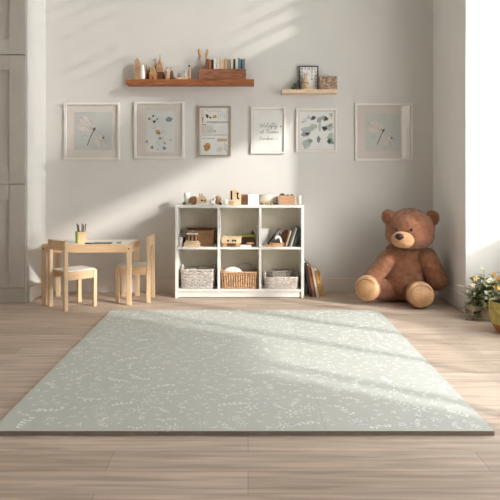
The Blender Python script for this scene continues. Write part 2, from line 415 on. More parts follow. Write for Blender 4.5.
# ------------------------------------------------------------------ cube shelf unit
yu, yub = 5.19, 5.448
un = thing('cube_shelf_unit', 'white six-cube shelf unit against the back wall, filled with toys and baskets', 'shelf unit', (-.071, yu, 0))
UM = Matrix.Translation((.071, -yu, 0))
ux = [(-.611, -.588), (-.2555, -.2345), (.0915, .1125), (.446, .469)]
zt = .78; zm = .4264; zb = .0747
def U(mb, name, m=WHITE): return mb.build(name, m, un, UM)
for a, b in (ux[0], ux[3]): U(MB().box(a, b, yu, yub, 0, zt - .0235, .0015), 'side_panel')
U(MB().box(ux[0][0], ux[3][1], yu - .001, yub, zt - .023, zt, .002), 'top_panel')
U(MB().box(ux[0][1] + .0003, ux[3][0] - .0003, yu, yub - .006, zb - .02, zb, .0015), 'bottom_panel')
U(MB().box(ux[0][1] + .0003, ux[3][0] - .0003, yu + .012, yu + .03, .006, zb - .0205, .0015), 'plinth')
for a, b in ux[1:3]: U(MB().box(a, b, yu + .001, yub - .006, zb + .0005, zt - .0235, .0015), 'divider')
for i in range(3): U(MB().box(ux[i][1] + .0004, ux[i + 1][0] - .0004, yu + .002, yub - .006, zm - .018, zm, .0015), 'shelf')
bp_ = U(MB().box(ux[0][1], ux[3][0], yub - .0055, yub - .001, .03, zt - .0235), 'back_panel', BACKB); bp_['label'] = 'taupe back panel'

# ------------------------------------------------------------------ baskets in the lower cubes
def rrect(w2, d2, rad, n=10):
    pts = []
    for cx, cy, a0 in ((w2 - rad, d2 - rad, 0), (-w2 + rad, d2 - rad, PI / 2), (-w2 + rad, -d2 + rad, PI), (w2 - rad, -d2 + rad, 1.5 * PI)):
        for i in range(n): pts.append((cx + rad * math.cos(a0 + PI / 2 * i / (n - 1)), cy + rad * math.sin(a0 + PI / 2 * i / (n - 1))))
    out = []                                          # resample evenly
    per = [(Vector(pts[(i + 1) % len(pts)]) - Vector(pts[i])).length for i in range(len(pts))]
    tot = sum(per); M_ = 96; i = 0; acc = 0
    for k in range(M_):
        t = tot * k / M_
        while acc + per[i] < t: acc += per[i]; i += 1
        f = (t - acc) / per[i] if per[i] else 0
        out.append(Vector(pts[i]).lerp(Vector(pts[(i + 1) % len(pts)]), f))
    return out
def basket(label, loc, w2, d2, h, m, rows, rad, taper=.94, wave=.004, handle=True, rr=None, vert=False, rmat=None):
    t = thing('storage_basket', label, 'basket', loc)
    base = rrect(w2, d2, .03)
    mb = MB(); M_ = len(base)
    mb.box(-w2 * taper + .01, w2 * taper - .01, -d2 * taper + .01, d2 * taper - .01, 0, .006)
    if not vert:
        for r in range(rows):
            z = rad + (h - 2 * rad) * r / (rows - 1); k = taper + (1 - taper) * r / (rows - 1)
            mb.tube([(p.x * k + p.normalized().x * wave * (1 if ((i // 3) + r) % 2 else -1), p.y * k + p.normalized().y * wave * (1 if ((i // 3) + r) % 2 else -1), z) for i, p in enumerate(base)], rad, True, 5)
        for i in range(0, M_, 6):
            p = base[i]; mb.tube([(p.x * taper, p.y * taper, .002), (p.x, p.y, h)], rad * .8, n=5)
    else:
        for i in range(0, M_, 2):                     # thick upright plaits
            p = base[i]; q = base[(i + 1) % M_]; rnd = random.uniform(-.002, .002)
            pts = [(p.x * (taper + (1 - taper) * j / 8) + wave * (1 if j % 2 else -1) * p.normalized().x, p.y * (taper + (1 - taper) * j / 8) + wave * (1 if j % 2 else -1) * p.normalized().y, rad + (h - rad) * j / 8) for j in range(9)]
            mb.tube(pts, rad * random.uniform(.85, 1.1), n=6)
        mb.tube([(p.x * taper, p.y * taper, rad) for p in base], rad * .9, True, 5)
    mb.build('weave', m, t)
    rm = MB()
    for q in (0, 1): rm.tube([(p.x + p.normalized().x * .003 * math.sin(i * 1.3 + q * PI), p.y + p.normalized().y * .003 * math.sin(i * 1.3 + q * PI), h + .003 * math.cos(i * 1.3 + q * PI)) for i, p in enumerate(base)], rad * 1.0, True, 5)
    rm.build('rim', rmat or m, t)
    if handle:
        for sx in (-1, 1):
            pts = [(sx * (w2 * .98), d2 * .38 * math.cos(a), h - .004 + .034 * math.sin(a)) for a in [PI * i / 10 for i in range(11)]]
            MB().tube(pts, rad * 1.1, n=6).build('handle', rmat or m, t)
    return t
yk = 5.315
basket('grey wicker basket in the lower left cube of the white shelf unit', (-.424, yk, zb), .139, .105, .158, WICKG, 12, .0062, wave=.0035)
basket('brown woven basket holding cushions in the lower middle cube', (-.0715, yk, zb), .152, .106, .135, WICKB, 10, .0085, wave=.0035, handle=False, vert=True)
basket('low white wicker basket in the lower right cube', (.283, yk - .005, zb), .139, .105, .094, WICKW, 8, .0062, wave=.003)
basket('small taupe wicker basket set inside the low white basket', (.282, yk + .02, zb + .007), .088, .06, .128, WICKL, 11, .005, wave=.002, handle=False)
def blob(mb, c, r, amp=.1, fr=6, n=28, mi=0):
    st = len(mb.bm.verts); mb.ell(c, r, n, mi); mb.bm.verts.ensure_lookup_table()
    for v in mb.bm.verts[st:]:
        d = v.co - Vector(c); v.co = Vector(c) + d * (1 + amp * noise.noise(v.co * fr))
    return mb
single('cushion', blob(MB(), (0, 0, 0), (.083, .045, .052), .12, 14), LINEN, 'white cushion piled at the left of the brown basket', 'cushion', (X(233, yk - .03), yk - .03, zb + .124), group='cushions in the brown basket')
single('cushion', blob(MB(), (0, 0, 0), (.086, .045, .058), .1, 12), LINENG, 'grey cushion piled behind the white one in the brown basket', 'cushion', (X(245, yk + .05), yk + .05, zb + .14), group='cushions in the brown basket')
single('folded_cloth', blob(blob(MB(), (-.05, .0, 0), (.055, .06, .022), .25, 22), (.045, .01, .004), (.06, .06, .024), .25, 22), LINENG, 'crumpled grey cloth stuffed inside the grey wicker basket', 'cloth', (-.424, yk, zb + .138))

# ------------------------------------------------------------------ books
def book_parts(t, th, dp, ht, cov, pag=PAPER, M=None):    # x thickness, y depth, z height; local corner origin
    MB().box(0, .003, 0, dp, 0, ht, .0006).box(th - .003, th, 0, dp, 0, ht, .0006).box(0, th, 0, .003, 0, ht, .0008).build('cover', cov, t)
    MB().box(.0032, th - .0032, .004, dp - .004, .003, ht - .004).build('pages', pag, t)
def lean_row(specs, x, y, z, lean, group, sgn):
    # sgn -1: tops lean to the left; +1: tops lean to the right
    for (th, dp, ht, cov, lab) in specs:
        t = thing('book', lab, 'book', (x, y, z), 0, group)
        if sgn < 0:
            t.rotation_euler = (0, -lean, 0); book_parts(t, th, dp, ht, cov); x += (th + .0012) / math.cos(lean)
        else:
            t.rotation_euler = (0, lean, 0)
            book_parts(t, th, dp, ht, cov)
            for ch in t.children: ch.location.x = -th
            x -= (th + .0012) / math.cos(lean)
G1 = 'books leaning on the floor beside the shelf unit'
lean = math.radians(10.5)
lean_row([(.022, .2, .295, BK['black'], 'tall black book leaning against the side of the white unit, nearest to it'),
          (.016, .19, .272, BK['rust'], 'rust brown book leaning second from the white unit'),
          (.012, .19, .262, BK['brown'], 'thin dark brown book leaning between the rust and cream books'),
          (.020, .2, .245, BK['cream'], 'cream book leaning on the floor between brown and patterned books'),
          (.032, .2, .225, PATT, 'thick yellow and red patterned book leaning on the floor'),
          (.016, .19, .205, BK['tan'], 'short tan book leaning on the floor, furthest from the unit')],
         .472 + .295 * math.sin(lean), 5.235, 0, lean, G1, -1)
G2 = 'books leaning in the upper right cube'
ln = math.radians(17)
lean_row([(.011, .15, .168, BK['blue'], 'pale blue book leaning against the right side of the upper right cube'),
          (.010, .15, .166, BK['navy'], 'navy book leaning next to the pale blue one in the upper right cube'),
          (.012, .15, .160, BK['white'], 'white book leaning between navy and green books in the cube'),
          (.012, .15, .155, BK['green'], 'grey green book leaning in the upper right cube'),
          (.011, .15, .146, BK['black'], 'black book leaning beside the pink book in the upper right cube'),
          (.014, .15, .140, BK['pink'], 'pale pink book leaning outermost of the row in the upper right cube')],
         .443 - .168 * math.sin(ln), 5.23, zm, ln, G2, 1)

# ------------------------------------------------------------------ small toys: shapes
def P(px, Y, z): return (X(px, Y), Y, z)
S = 5.28 / F                                            # metres per pixel around the unit
# upper left cube
yc = 5.37
t = thing('wooden_crate', 'large brown wooden crate at the back of the upper left cube', 'crate', P(201, yc, zm))
MB().box(-.118, .118, -.05, -.042, .012, .128, .002).box(-.118, .118, .042, .05, .012, .14, .002).box(-.118, -.11, -.05, .05, .012, .14, .002).box(.11, .118, -.05, .05, .012, .14, .002).box(-.118, .118, -.05, .05, 0, .012, .002).build('body', CARD, t)
MB().box(-.122, .122, -.054, -.05, .142, .156, .002).box(-.122, .122, -.054, .054, .1415, .15, .002).build('lid', WALNUT2, t)
MB().box(-.1, -.02, -.0525, -.05, .03, .11, .001).box(.0, .1, -.0525, -.05, .03, .11, .001).build('front_panel', TOYB, t)
yf2 = 5.245
t = thing('plank_stack', 'stack of pale wooden planks at the front of the upper left cube', 'wooden planks', P(192, yf2, zm))
for k in range(3):
    w2 = (.066, .07, .06)[k]
    MB().box(-w2 + .003 * k, w2, -.03, .03, .017 * k, .017 * k + .0155, .002).build('plank', TOYP, t)
t = thing('toy_house', 'small wooden toy stall with a white roof on the plank stack', 'toy house', P(192.5, yf2, zm + .0495))
MB().box(-.036, -.026, -.025, .025, 0, .052, .001).box(.026, .036, -.025, .025, 0, .052, .001).box(-.008, .004, -.02, .02, 0, .052, .001).box(-.036, .036, .018, .025, 0, .052, .001).build('walls', TOYM, t)
MB().box(-.046, .046, -.03, .03, .0525, .064, .003).build('roof', PORC, t); MB().cyl((.002, 0, .064), (.002, 0, .09), .004, n=8).build('chimney', LGREY, t)
t = thing('tin_cup', 'small white tin cup beside a dark jar at the left of the upper left cube', 'cup', P(180.8, 5.24, zm))
MB().lathe([(.0, .0), (.014, 0), (.015, .08), (.0125, .08), (.0115, .006), (0, .006)], n=16).build('body', PORC, t)
t = thing('dark_jar', 'dark narrow jar with a pale lid in the upper left cube', 'jar', P(183.6, 5.285, zm))
MB().lathe([(0, 0), (.013, 0), (.013, .07), (0, .07)], n=14).build('body', DARK, t); MB().cyl((0, 0, .0705), (0, 0, .085), .0135, n=14).build('lid', LGREY, t)
# upper middle cube
t = thing('toy_truck', 'cream wooden toy truck with round dark holes in the upper middle cube', 'toy truck', P(232, 5.25, zm))
MB().box(-.088, .078, -.032, .032, .03, .072, .006).prism([(-.088, .072), (-.04, .072), (-.05, .092), (-.078, .092)], -.028, .028).box(-.04, .082, -.03, .03, .0725, .086, .003).build('body', TOYP, t)
for x in (-.032, .008, .028): MB().cyl((x, -.0335, .052), (x, -.031, .052), .009, n=12).build('round_window', DARK, t)
for x in (-.06, .05):
    for y in (-.036, .036): MB().cyl((x, y - .006, .0185), (x, y + .006, .0185), .018, n=16).build('wheel', TOYM, t)
t = thing('wooden_box', 'brown wooden box with a yellow-green lid in the upper middle cube', 'box', P(247.5, 5.35, zm))
MB().box(-.06, .06, -.05, .05, 0, .075, .003).build('body', TOYD, t); MB().box(-.064, .064, -.054, .054, .0752, .092, .003).build('lid', LIME, t)
t = thing('spinning_top', 'small dark red wooden top standing on the yellow-green lid', 'spinning top', P(252.5, 5.34, zm + .0922))
MB().lathe([(0, 0), (.016, .002), (.018, .014), (.006, .026), (.004, .04), (0, .042)], n=14).build('body', TOYD, t)
t = thing('paper_pile', 'loose pile of white paper sheets at the front of the upper middle cube', 'papers', P(246, 5.235, zm))
for k in range(4): MB().box(-.05, .044, -.028, .028, .004 * k, .004 * k + .0034, .0005, M=Matrix.Rotation(.05 * (k - 1.5), 4, 'Z')).build('sheet', PAPER, t)
t = thing('toy_train_carriage', 'brown toy wagon lying on the white papers', 'toy wagon', P(250, 5.235, zm + .0162))
MB().box(-.03, .034, -.014, .014, .004, .02, .005).build('body', TOYB, t)
for x in (-.018, .022): MB().cyl((x, -.016, .006), (x, .016, .006), .006, n=10).build('wheel', TOYD, t)
t = thing('book', 'thin white book standing upright at the right of the upper middle cube', 'book', (X(256.5, 5.23), 5.24, zm)); book_parts(t, .014, .13, .165, BK['white'])
single('wooden_block', MB().prism([(-.06, 0), (.05, 0), (.05, .022), (.02, .034), (-.04, .034), (-.06, .02)], -.03, .03), TOYM, 'long low wooden block behind the cream toy truck', 'block', P(230, 5.345, zm))
# upper right cube
t = thing('card_box', 'light grey upright box at the left of the upper right cube', 'box', P(264.5, 5.36, zm))
MB().box(-.027, .03, -.03, .03, 0, .128, .002).build('body', LGREY, t); MB().box(-.029, .032, -.032, .032, .1282, .142, .002).build('lid', LGREY, t)
t = thing('toy_ramp', 'dark grey sloping toy ramp with side rails in the upper right cube', 'toy ramp', P(273.5, 5.3, zm))
MB().prism([(-.052, .012), (.04, .135), (.062, .135), (.07, .12), (.055, .118), (-.035, .0), (-.052, .0)], -.022, .022).build('track', GREY, t)
for y0, y1 in ((-.026, -.0225), (.0225, .026)): MB().prism([(-.054, .018), (.04, .143), (.066, .143), (.066, .136), (.042, .134), (-.05, .008)], y0, y1).build('rail', DARK, t)
MB().box(.046, .058, -.02, .02, 0, .117, .001).build('support', DARK, t)
t = thing('toy_arch', 'white curved toy arch on wooden blocks in the upper right cube', 'toy arch', P(278, 5.245, zm + .0312), 0)
arc = [(.036 * math.cos(a) , .066 * math.sin(a)) for a in [PI * .03 + PI * .75 * i / 14 for i in range(15)]]
inn = [(.02 * math.cos(a), .045 * math.sin(a)) for a in [PI * .78 - PI * .75 * i / 14 for i in range(15)]]
MB().prism([(p[0], p[1] - .0035) for p in arc] + [(p[0], p[1] - .0012) for p in inn], -.016, .016).build('body', PORC, t)
single('wooden_block', MB().box(-.1, .05, -.025, .025, 0, .015, .002), TOYM, 'long flat pale wooden block at the front floor of the upper right cube', 'block', P(277, 5.245, zm))
single('wooden_block', MB().box(-.06, .062, -.022, .022, 0, .0145, .002), TOYB, 'brown flat block under the white arch, upper of the two', 'block', P(277, 5.245, zm + .016))
t = thing('toy_roof', 'orange brown wooden toy roof wedge behind the leaning pink book', 'toy roof', P(287, 5.395, zm))
MB().prism([(-.055, .0), (.055, 0), (.055, .05), (.0, .128), (-.016, .128), (-.055, .075)], -.025, .025).build('body', ORANGE, t)
MB().prism([(-.06, .076), (-.008, .138), (.06, .05), (.06, .04), (-.008, .1285), (-.06, .066)], -.03, -.0255).build('eave', TOYD, t)

# on top of the unit
zt0 = zt + .0003
t = thing('candle', 'white pillar candle at the left end of the unit top', 'candle', P(187, 5.32, zt0))
MB().lathe([(0, 0), (.026, 0), (.026, .098), (.02, .1), (0, .094)], n=20).build('wax', PORC, t); MB().cyl((0, 0, .093), (.001, 0, .108), .0015, n=6).build('wick', DARK, t)
single('wooden_block', MB().box(-.013, .013, -.013, .013, 0, .022, .003), TOYD, 'tiny dark brown cube at the left front of the unit top', 'block', P(184.2, 5.225, zt0))
t = thing('toy_hedgehog', 'round brown wooden hedgehog beside the candle on the unit top', 'toy hedgehog', P(193.5, 5.3, zt0))
mb = MB(); mb.ell((0, 0, .032), (.034, .03, .033), 18)
for i in range(120):
    d = Vector((random.gauss(0, 1), random.gauss(0, 1), abs(random.gauss(0, 1)) + .2)).normalized()
    p = Vector((d.x * .033, d.y * .029, .032 + d.z * .032)); mb.cyl(p, p + d * .009, .003, .0005, n=5)
mb.build('spiny_body', TOYB, t); MB().cyl((-.03, -.008, .02), (-.05, -.012, .016), .012, .003, n=10).build('snout', TOYP, t)
t = thing('toy_caravan', 'pale wooden toy caravan with a pitched roof on the unit top', 'toy caravan', P(201.5, 5.25, zt0))
MB().box(-.046, .046, -.025, .025, .0, .012, .003).build('base', PORC, t)
MB().prism([(-.042, .0122), (.046, .0122), (.05, .045), (.03, .07), (-.01, .082), (-.036, .058)], -.022, .022).build('body', TOYP, t)
MB().box(-.004, .016, -.0235, -.0215, .03, .044, .001).box(.024, .036, -.0235, -.0215, .03, .044, .001).build('window', TOYD, t)
for x in (-.014, .006): MB().cyl((x, 0, .072), (x, 0, .096), .005, n=8).build('chimney', TOYM, t)
t = thing('toy_rabbit', 'small white rabbit figure right of the toy caravan', 'toy rabbit', P(212, 5.25, zt0))
MB().ell((0, 0, .022), (.026, .02, .022)).ell((.018, -.004, .044), (.014, .013, .014)).build('body', PORC, t)
for y in (-.006, .006): MB().ell((.02, y - .003, .066), (.004, .004, .016), 10).build('ear', PORC, t)
t = thing('toy_ball', 'round brown spiky ball toy left of the wooden house', 'toy', P(218, 5.29, zt0))
mb = MB(); mb.ell((0, 0, .036), (.026, .026, .036), 16)
for i in range(110):
    d = Vector((random.gauss(0, 1), random.gauss(0, 1), random.gauss(.4, 1))).normalized()
    p = Vector((d.x * .025, d.y * .025, .036 + d.z * .034)); mb.cyl(p, p + d * .008, .003, .0005, n=5)
mb.build('spiny_body', TOYB, t)
single('pebble', blob(MB(), (0, 0, .011), (.014, .012, .012), .15, 40), DARK, 'dark pebble between the spiky ball and the white cup', 'pebble', P(220.5, 5.225, zt0 - .0005))
t = thing('toy_cup', 'small white cup on the unit top left of the wooden house', 'cup', P(225.3, 5.24, zt0))
MB().lathe([(0, 0), (.014, 0), (.018, .045), (.0155, .045), (.012, .005), (0, .005)], n=16).build('body', PORC, t)
MB().tube([(.015, 0, .036), (.028, 0, .034), (.028, 0, .014), (.014, 0, .01)], .003).build('handle', PORC, t)
t = thing('toy_house', 'pale wooden toy house with a gable and two dark windows on the unit top', 'toy house', P(235, 5.26, zt0))
MB().prism([(-.046, .0), (.052, 0), (.052, .095), (.03, .108), (-.008, .142), (-.046, .11)], -.022, .022).build('body', TOYP, t)
MB().box(-.036, -.022, -.0235, -.0215, .042, .118, .001).build('window', BLACK, t)
MB().cyl((.022, -.0235, .095), (.022, -.0215, .095), .010, n=12).box(.016, .028, -.0235, -.0215, .05, .09, .001).cyl((.03, -.0235, .052), (.03, -.0215, .052), .008, n=12).build('window', BLACK, t)
MB().box(-.05, -.01, -.026, -.022, 0, .03, .002).build('doorstep', TOYM, t)
single('wooden_block', MB().box(-.034, .034, -.022, .022, 0, .086, .003), TOYB, 'upright brown wooden block between the toy house and white box', 'block', P(245, 5.3, zt0))
t = thing('white_box', 'white lidded box on the unit top right of the brown block', 'box', P(253.3, 5.24, zt0))
MB().box(-.046, .044, -.03, .03, 0, .072, .003).build('body', PORC, t); MB().box(-.048, .046, -.032, .032, .0722, .088, .003).build('lid', PORC, t)
MB().cyl((-.034, 0, .088), (-.034, 0, .106), .004, n=8).cyl((-.012, 0, .088), (-.012, 0, .106), .004, n=8).build('knob', LGREY, t)
t = thing('cloth_roll', 'long cream cloth roll lying behind the beads on the unit top', 'cloth roll', P(268, 5.33, zt0))
MB().cyl((-.088, 0, .041), (.088, 0, .041), .041, n=24).build('roll', CREAM, t)
MB().tube([(-.0885, .03 * math.cos(a) * (1 - a / 14), .041 + .03 * math.sin(a) * (1 - a / 14)) for a in [i * .5 for i in range(24)]], .0015).build('edge_fold', LINENG, t)
for k, (px, m, nm) in enumerate([(261.5, TOYD, 'dark brown'), (263.7, LIME, 'yellow-green'), (266.2, ORANGE, 'orange'), (268.6, TOYB, 'light brown'), (271.2, LEAF, 'green')]):
    single('bead', MB().lathe([(.003, .0), (.009, .002), (.011, .009), (.009, .016), (.003, .018), (.003, 0)], n=14), m, nm + ' wooden bead in the row in front of the cream roll', 'bead', P(px, 5.22, zt0), group='wooden beads on the unit top')
t = thing('planter_box', 'light brown wooden box holding small dark succulents on the unit top', 'planter', P(287, 5.27, zt0))
MB().box(-.066, .066, -.04, -.034, 0, .078, .002).box(-.066, .066, .034, .04, 0, .078, .002).box(-.066, -.06, -.034, .034, 0, .078, .002).box(.06, .066, -.034, .034, 0, .078, .002).box(-.06, .06, -.034, .034, 0, .06).build('box', CARD, t)
MB().box(-.058, .058, -.033, .033, .06, .066).build('soil', SOIL, t)
def succulent(label, loc, r, h):
    s = thing('succulent', label, 'succulent', loc, random.random(), 'succulents in the box on the unit')
    mb = MB()
    for ring, (n, el) in enumerate(((8, .35), (6, .8), (4, 1.2))):
        for i in range(n):
            a = 2 * PI * i / n + ring * .4; d = Vector((math.cos(a) * math.cos(el), math.sin(a) * math.cos(el), math.sin(el)))
            mb.tube([d * .002, d * r * .5 + Vector((0, 0, h * .12)), d * r], [.004, .006, .001], n=6)
    mb.build('rosette', LEAF3, s)
    MB().cyl((0, 0, -.004), (0, 0, .004), .003, n=8).build('stem', STEM, s)
xb0 = X(287, 5.27)
succulent('largest dark succulent at the left of the brown box', (xb0 - .04, 5.262, zt0 + .07), .03, .05)
succulent('small dark succulent in the middle of the brown box', (xb0 + .004, 5.262, zt0 + .068), .02, .03)
succulent('dark succulent at the right end of the brown box', (xb0 + .04, 5.262, zt0 + .068), .024, .03)
t = thing('candle', 'short cream candle beside the succulent box at the right end of the unit', 'candle', P(299.3, 5.27, zt0))
MB().lathe([(0, 0), (.018, 0), (.018, .075), (.014, .077), (0, .073)], n=18).build('wax', CREAM, t); MB().cyl((0, 0, .072), (0, 0, .086), .0014, n=6).build('wick', DARK, t)

# ------------------------------------------------------------------ wall shelves
def wshelf(name, label, px0, px1, pt, pb, yfr, m):
    x0, x1, z1, z0 = X(px0, yfr), X(px1, yfr), Z(pt, yfr), Z(pb, yfr)
    single(name, MB().box(x0 - (x0 + x1) / 2, x1 - (x0 + x1) / 2, yfr - YB, -.0005, 0, z1 - z0, .003), m, label, 'shelf', ((x0 + x1) / 2, YB, z0))
    return z1
ZL = wshelf('wall_shelf', 'long brown wooden floating shelf above the pictures', 126, 254, 79.2, 84.6, 5.335, WALNUT) + .0003
ZS = wshelf('wall_shelf', 'short pale oak floating shelf above the fifth picture', 282, 337.5, 89.3, 93, 5.355, OAK) + .0003
yl = 5.40; k_ = yl / F
def PL(px): return (X(px, yl), yl, ZL)
t = thing('toy_tower', 'tall brown wooden tower at the left end of the long shelf', 'toy tower', PL(137.5))
MB().box(-.022, .022, -.02, .02, 0, .16, .003).build('body', TOYB, t); MB().prism([(-.022, .1602), (-.01, .186), (.006, .19), (.022, .1602)], -.02, .02).build('cap', TOYM, t)
t = thing('bottle', 'white stoneware bottle on the long shelf', 'bottle', PL(142.6))
MB().lathe([(0, 0), (.021, 0), (.023, .02), (.023, .075), (.016, .1), (.011, .125), (.012, .132), (0, .132)], n=18).build('body', PORC, t)
def cone_tree(label, px, dy, h, r, m, nm='toy_tree'):
    t = thing(nm, label, 'toy tree', (X(px, yl + dy), yl + dy, ZL))
    MB().cyl((0, 0, 0), (0, 0, h * .14), r * .25, n=10).build('trunk', TOYD, t); MB().cyl((0, 0, h * .14), (0, 0, h), r, .001, n=16).build('crown', m, t)
cone_tree('brown cone tree behind the white bottle on the long shelf', 146.4, .03, .15, .022, TOYB)
t = thing('toy_house', 'small orange wooden house with a steep roof on the long shelf', 'toy house', PL(153.3))
MB().box(-.032, .032, -.02, .02, 0, .05, .002).build('body', ORANGE, t); MB().prism([(-.036, .0502), (.036, .0502), (.012, .105), (0, .15), (-.01, .11)], -.022, .022).build('roof', TOYM, t)
MB().box(-.01, .006, -.0215, -.0195, 0, .026, .001).build('door', TOYD, t)
t = thing('toy_tower', 'tallest tiered wooden tower with a pointed spire on the long shelf', 'toy tower', (X(160, yl + .03), yl + .03, ZL))
MB().box(-.036, .036, -.025, .025, 0, .075, .003).build('base', TOYD, t)
MB().box(-.028, .028, -.02, .02, .0752, .112, .003).box(-.022, .022, -.017, .017, .1122, .146, .003).build('tier', TOYB, t)
MB().cyl((0, 0, .1462), (0, 0, .225), .018, .002, n=12).ell((0, 0, .225), .006, 10).build('spire', TOYM, t)
def peg(label, px, h, r, mb_, mh, hat=None, dy=0):
    t = thing('peg_doll', label, 'peg doll', (X(px, yl + dy), yl + dy, ZL), 0, 'peg dolls on the long shelf')
    MB().lathe([(0, 0), (r, 0), (r * 1.02, h * .2), (r * .7, h * .6), (r * .35, h * .68), (0, h * .68)], n=16).build('body', mb_, t)
    MB().ell((0, 0, h * .8), r * .68, 14).build('head', mh, t)
    if hat: MB().cyl((0, 0, h * .9), (0, 0, h * 1.02), r * .6, r * .2, n=12).build('hat', hat, t)
peg('light brown peg doll right of the tall spired tower', 167, .11, .021, TOYM, TOYP, TOYB)
peg('dark brown peg doll with a pale hat beside the shallow dish', 171.8, .125, .018, TOYD, TOYP, LGREY, .02)
cone_tree('dark brown cone tree between the orange house and the white bottle', 149.2, .03, .125, .018, TOYD)
single('wooden_block', MB().box(-.014, .014, -.014, .014, 0, .045, .003), TOYD, 'small dark upright block right behind the first light peg doll', 'block', (X(165.6, yl + .035), yl + .035, ZL))
t = thing('dish', 'shallow pale wooden dish on the long shelf', 'dish', PL(177.8)); MB().lathe([(0, 0), (.02, 0), (.034, .022), (.031, .022), (.018, .005), (0, .005)], n=20).build('bowl', TOYP, t)
t = thing('toy_boat', 'pale wooden toy boat with a white sail and dark mast on the long shelf', 'toy boat', PL(184.8))
MB().prism([(-.034, .03), (-.026, .0), (.024, 0), (.036, .034), (.02, .028), (-.02, .026)], -.014, .014).build('hull', TOYP, t)
MB().cyl((-.004, 0, .026), (-.004, 0, .08), .002, n=6).build('mast', TOYD, t); MB().prism([(-.002, .034), (.02, .038), (-.002, .072)], -.002, .002).build('sail', PORC, t)
peg('tall slim brown peg doll right of the toy boat on the long shelf', 189.2, .155, .014, TOYB, TOYD)
for px, lab in ((193.5, 'tiny white cube left of the long wooden box, nearer the boat'), (196.8, 'tiny white cube touching the left side of the long wooden box')):
    single('wooden_block', MB().box(-.008, .008, -.008, .008, 0, .016, .002), PORC, lab, 'block', PL(px))
bx0, bx1 = X(199.5, yl), X(246, yl)
t = thing('book_trough', 'long brown wooden trough of small books on the right of the long shelf', 'trough', ((bx0 + bx1) / 2, yl, ZL)); hw = (bx1 - bx0) / 2
MB().box(-hw, hw, -.042, -.036, 0, .092, .002).box(-hw, hw, .036, .042, 0, .092, .002).box(-hw, -hw + .008, -.036, .036, 0, .092, .002).box(hw - .008, hw, -.036, .036, 0, .075, .002).box(-hw, hw, -.036, .036, 0, .008).build('trough', WALNUT2, t)
MB().box(-hw - .002, hw + .002, -.0445, -.042, .05, .058, .001).build('groove_strip', WALNUT, t)
x = X(206, yl); seq = [('brown', .018), ('rust', .016), ('black', .012), ('white', .02), ('cream', .018), ('pink', .026), ('tan', .022), ('grey', .016), ('cream', .016), ('black', .012), ('white', .014), ('blue', .016), ('navy', .012), ('blue', .014)]
pos = ['leftmost in the trough', 'second from the left in the trough', 'third from the left in the trough', 'after the first black one', 'left of the pale pink book', 'widest in the trough', 'right of the pale pink book', 'in the middle right of the trough', 'left of the second black book', 'left of the right-hand white book', 'left of the blue books', 'left of the navy book', 'between the two blue books', 'rightmost in the trough']
for (cn, th), ps in zip(seq, pos):
    th *= 1.34
    ht = random.uniform(.165, .18)
    t = thing('book', 'small %s book standing upright, %s on the long shelf' % ({'pink': 'pale pink'}.get(cn, cn), ps), 'book', (x, yl - .03, ZL + .0085), 0, 'small books in the trough'); book_parts(t, th, .058, ht, BK[cn]); x += th + .0022
bx_ = X(203.3, yl)
for sg, lab in ((-1, 'wooden spoon with a slender bowl leaning left at the end of the trough'), (1, 'wooden spoon leaning right at the left end of the trough')):
    t = thing('wooden_spoon', lab, 'spoon', (bx_ + sg * .003, yl + sg * .01, ZL + .009), 0, 'spoons standing in the trough')
    MB().cyl((0, 0, 0), (sg * .022, 0, .19), .0045, n=8).build('handle', TOYB, t)
    MB().ell((sg * .028, 0, .226), (.013, .007, .042), 14, M=Matrix.Rotation(sg * .2, 4, 'Y')).build('bowl', TOYB, t)

# short shelf
y2 = 5.41
def PS(px, dy=0): return (X(px, y2 + dy), y2 + dy, ZS)
t = thing('letter_board', 'dark framed white alphabet board standing on the short shelf', 'board', PS(308.7, .03)); k2 = (y2 + .03) / F
hw = 9.6 * k2; hh = 24.5 * k2
MB().box(-hw, -hw + .009, -.01, .008, 0, hh, .001).box(hw - .009, hw, -.01, .008, 0, hh, .001).box(-hw, hw, -.01, .008, hh - .009, hh, .001).box(-hw, hw, -.01, .008, 0, .009, .001).build('frame', DARK, t)
mb = MB(); mb.box(-hw + .008, hw - .008, -.003, .004, .008, hh - .008)
def glyph(mb, cx, cz, s, kind):
    bars = {'E': [(-1, -1, -.6, 1), (-.6, .65, 1, 1), (-.6, -.15, .7, .2), (-.6, -1, 1, -.65)], 'H': [(-1, -1, -.6, 1), (.6, -1, 1, 1), (-.6, -.18, .6, .18)],
            'L': [(-1, -1, -.6, 1), (-.6, -1, 1, -.65)], 'O': [(-1, -1, -.6, 1), (.6, -1, 1, 1), (-.6, .65, .6, 1), (-.6, -1, .6, -.65)], 'T': [(-1, .62, 1, 1), (-.2, -1, .2, .62)], 'I': [(-.25, -1, .25, 1)]}[kind]
    for a, b, c, d in bars: mb.poly([(cx + a * s, -.0034, cz + b * s), (cx + c * s, -.0034, cz + b * s), (cx + c * s, -.0034, cz + d * s), (cx + a * s, -.0034, cz + d * s)], 1)
for i in range(5):
    glyph(mb, -hw + .024 + i * (2 * hw - .048) / 4, hh - .026, .0085, 'ETHOL'[i])
for j in range(5):
    for sx in (-1, 1): glyph(mb, sx * (hw - .022), hh - .056 - j * .029, .0082, 'OHTEL'[(j + (sx > 0) * 2) % 5])
for j in range(3): glyph(mb, .028, hh - .056 - j * .029, .0078, 'TIE'[j])
mb.build('letter_sheet', [PAPER, INKD], t)
t = thing('toy_cat', 'seated orange brown spotted cat figure in front of the alphabet board', 'toy cat', PS(305.6, -.012))
MB().lathe([(0, 0), (.04, 0), (.038, .02), (.024, .075), (.016, .105), (0, .108)], n=18).build('body', MARB if False else OAK, t)
MB().ell((0, -.002, .12), (.018, .016, .017), 14).build('head', OAK, t)
for sx in (-1, 1): MB().cyl((sx * .011, 0, .13), (sx * .014, 0, .152), .007, .001, n=8).build('ear', TOYB, t)
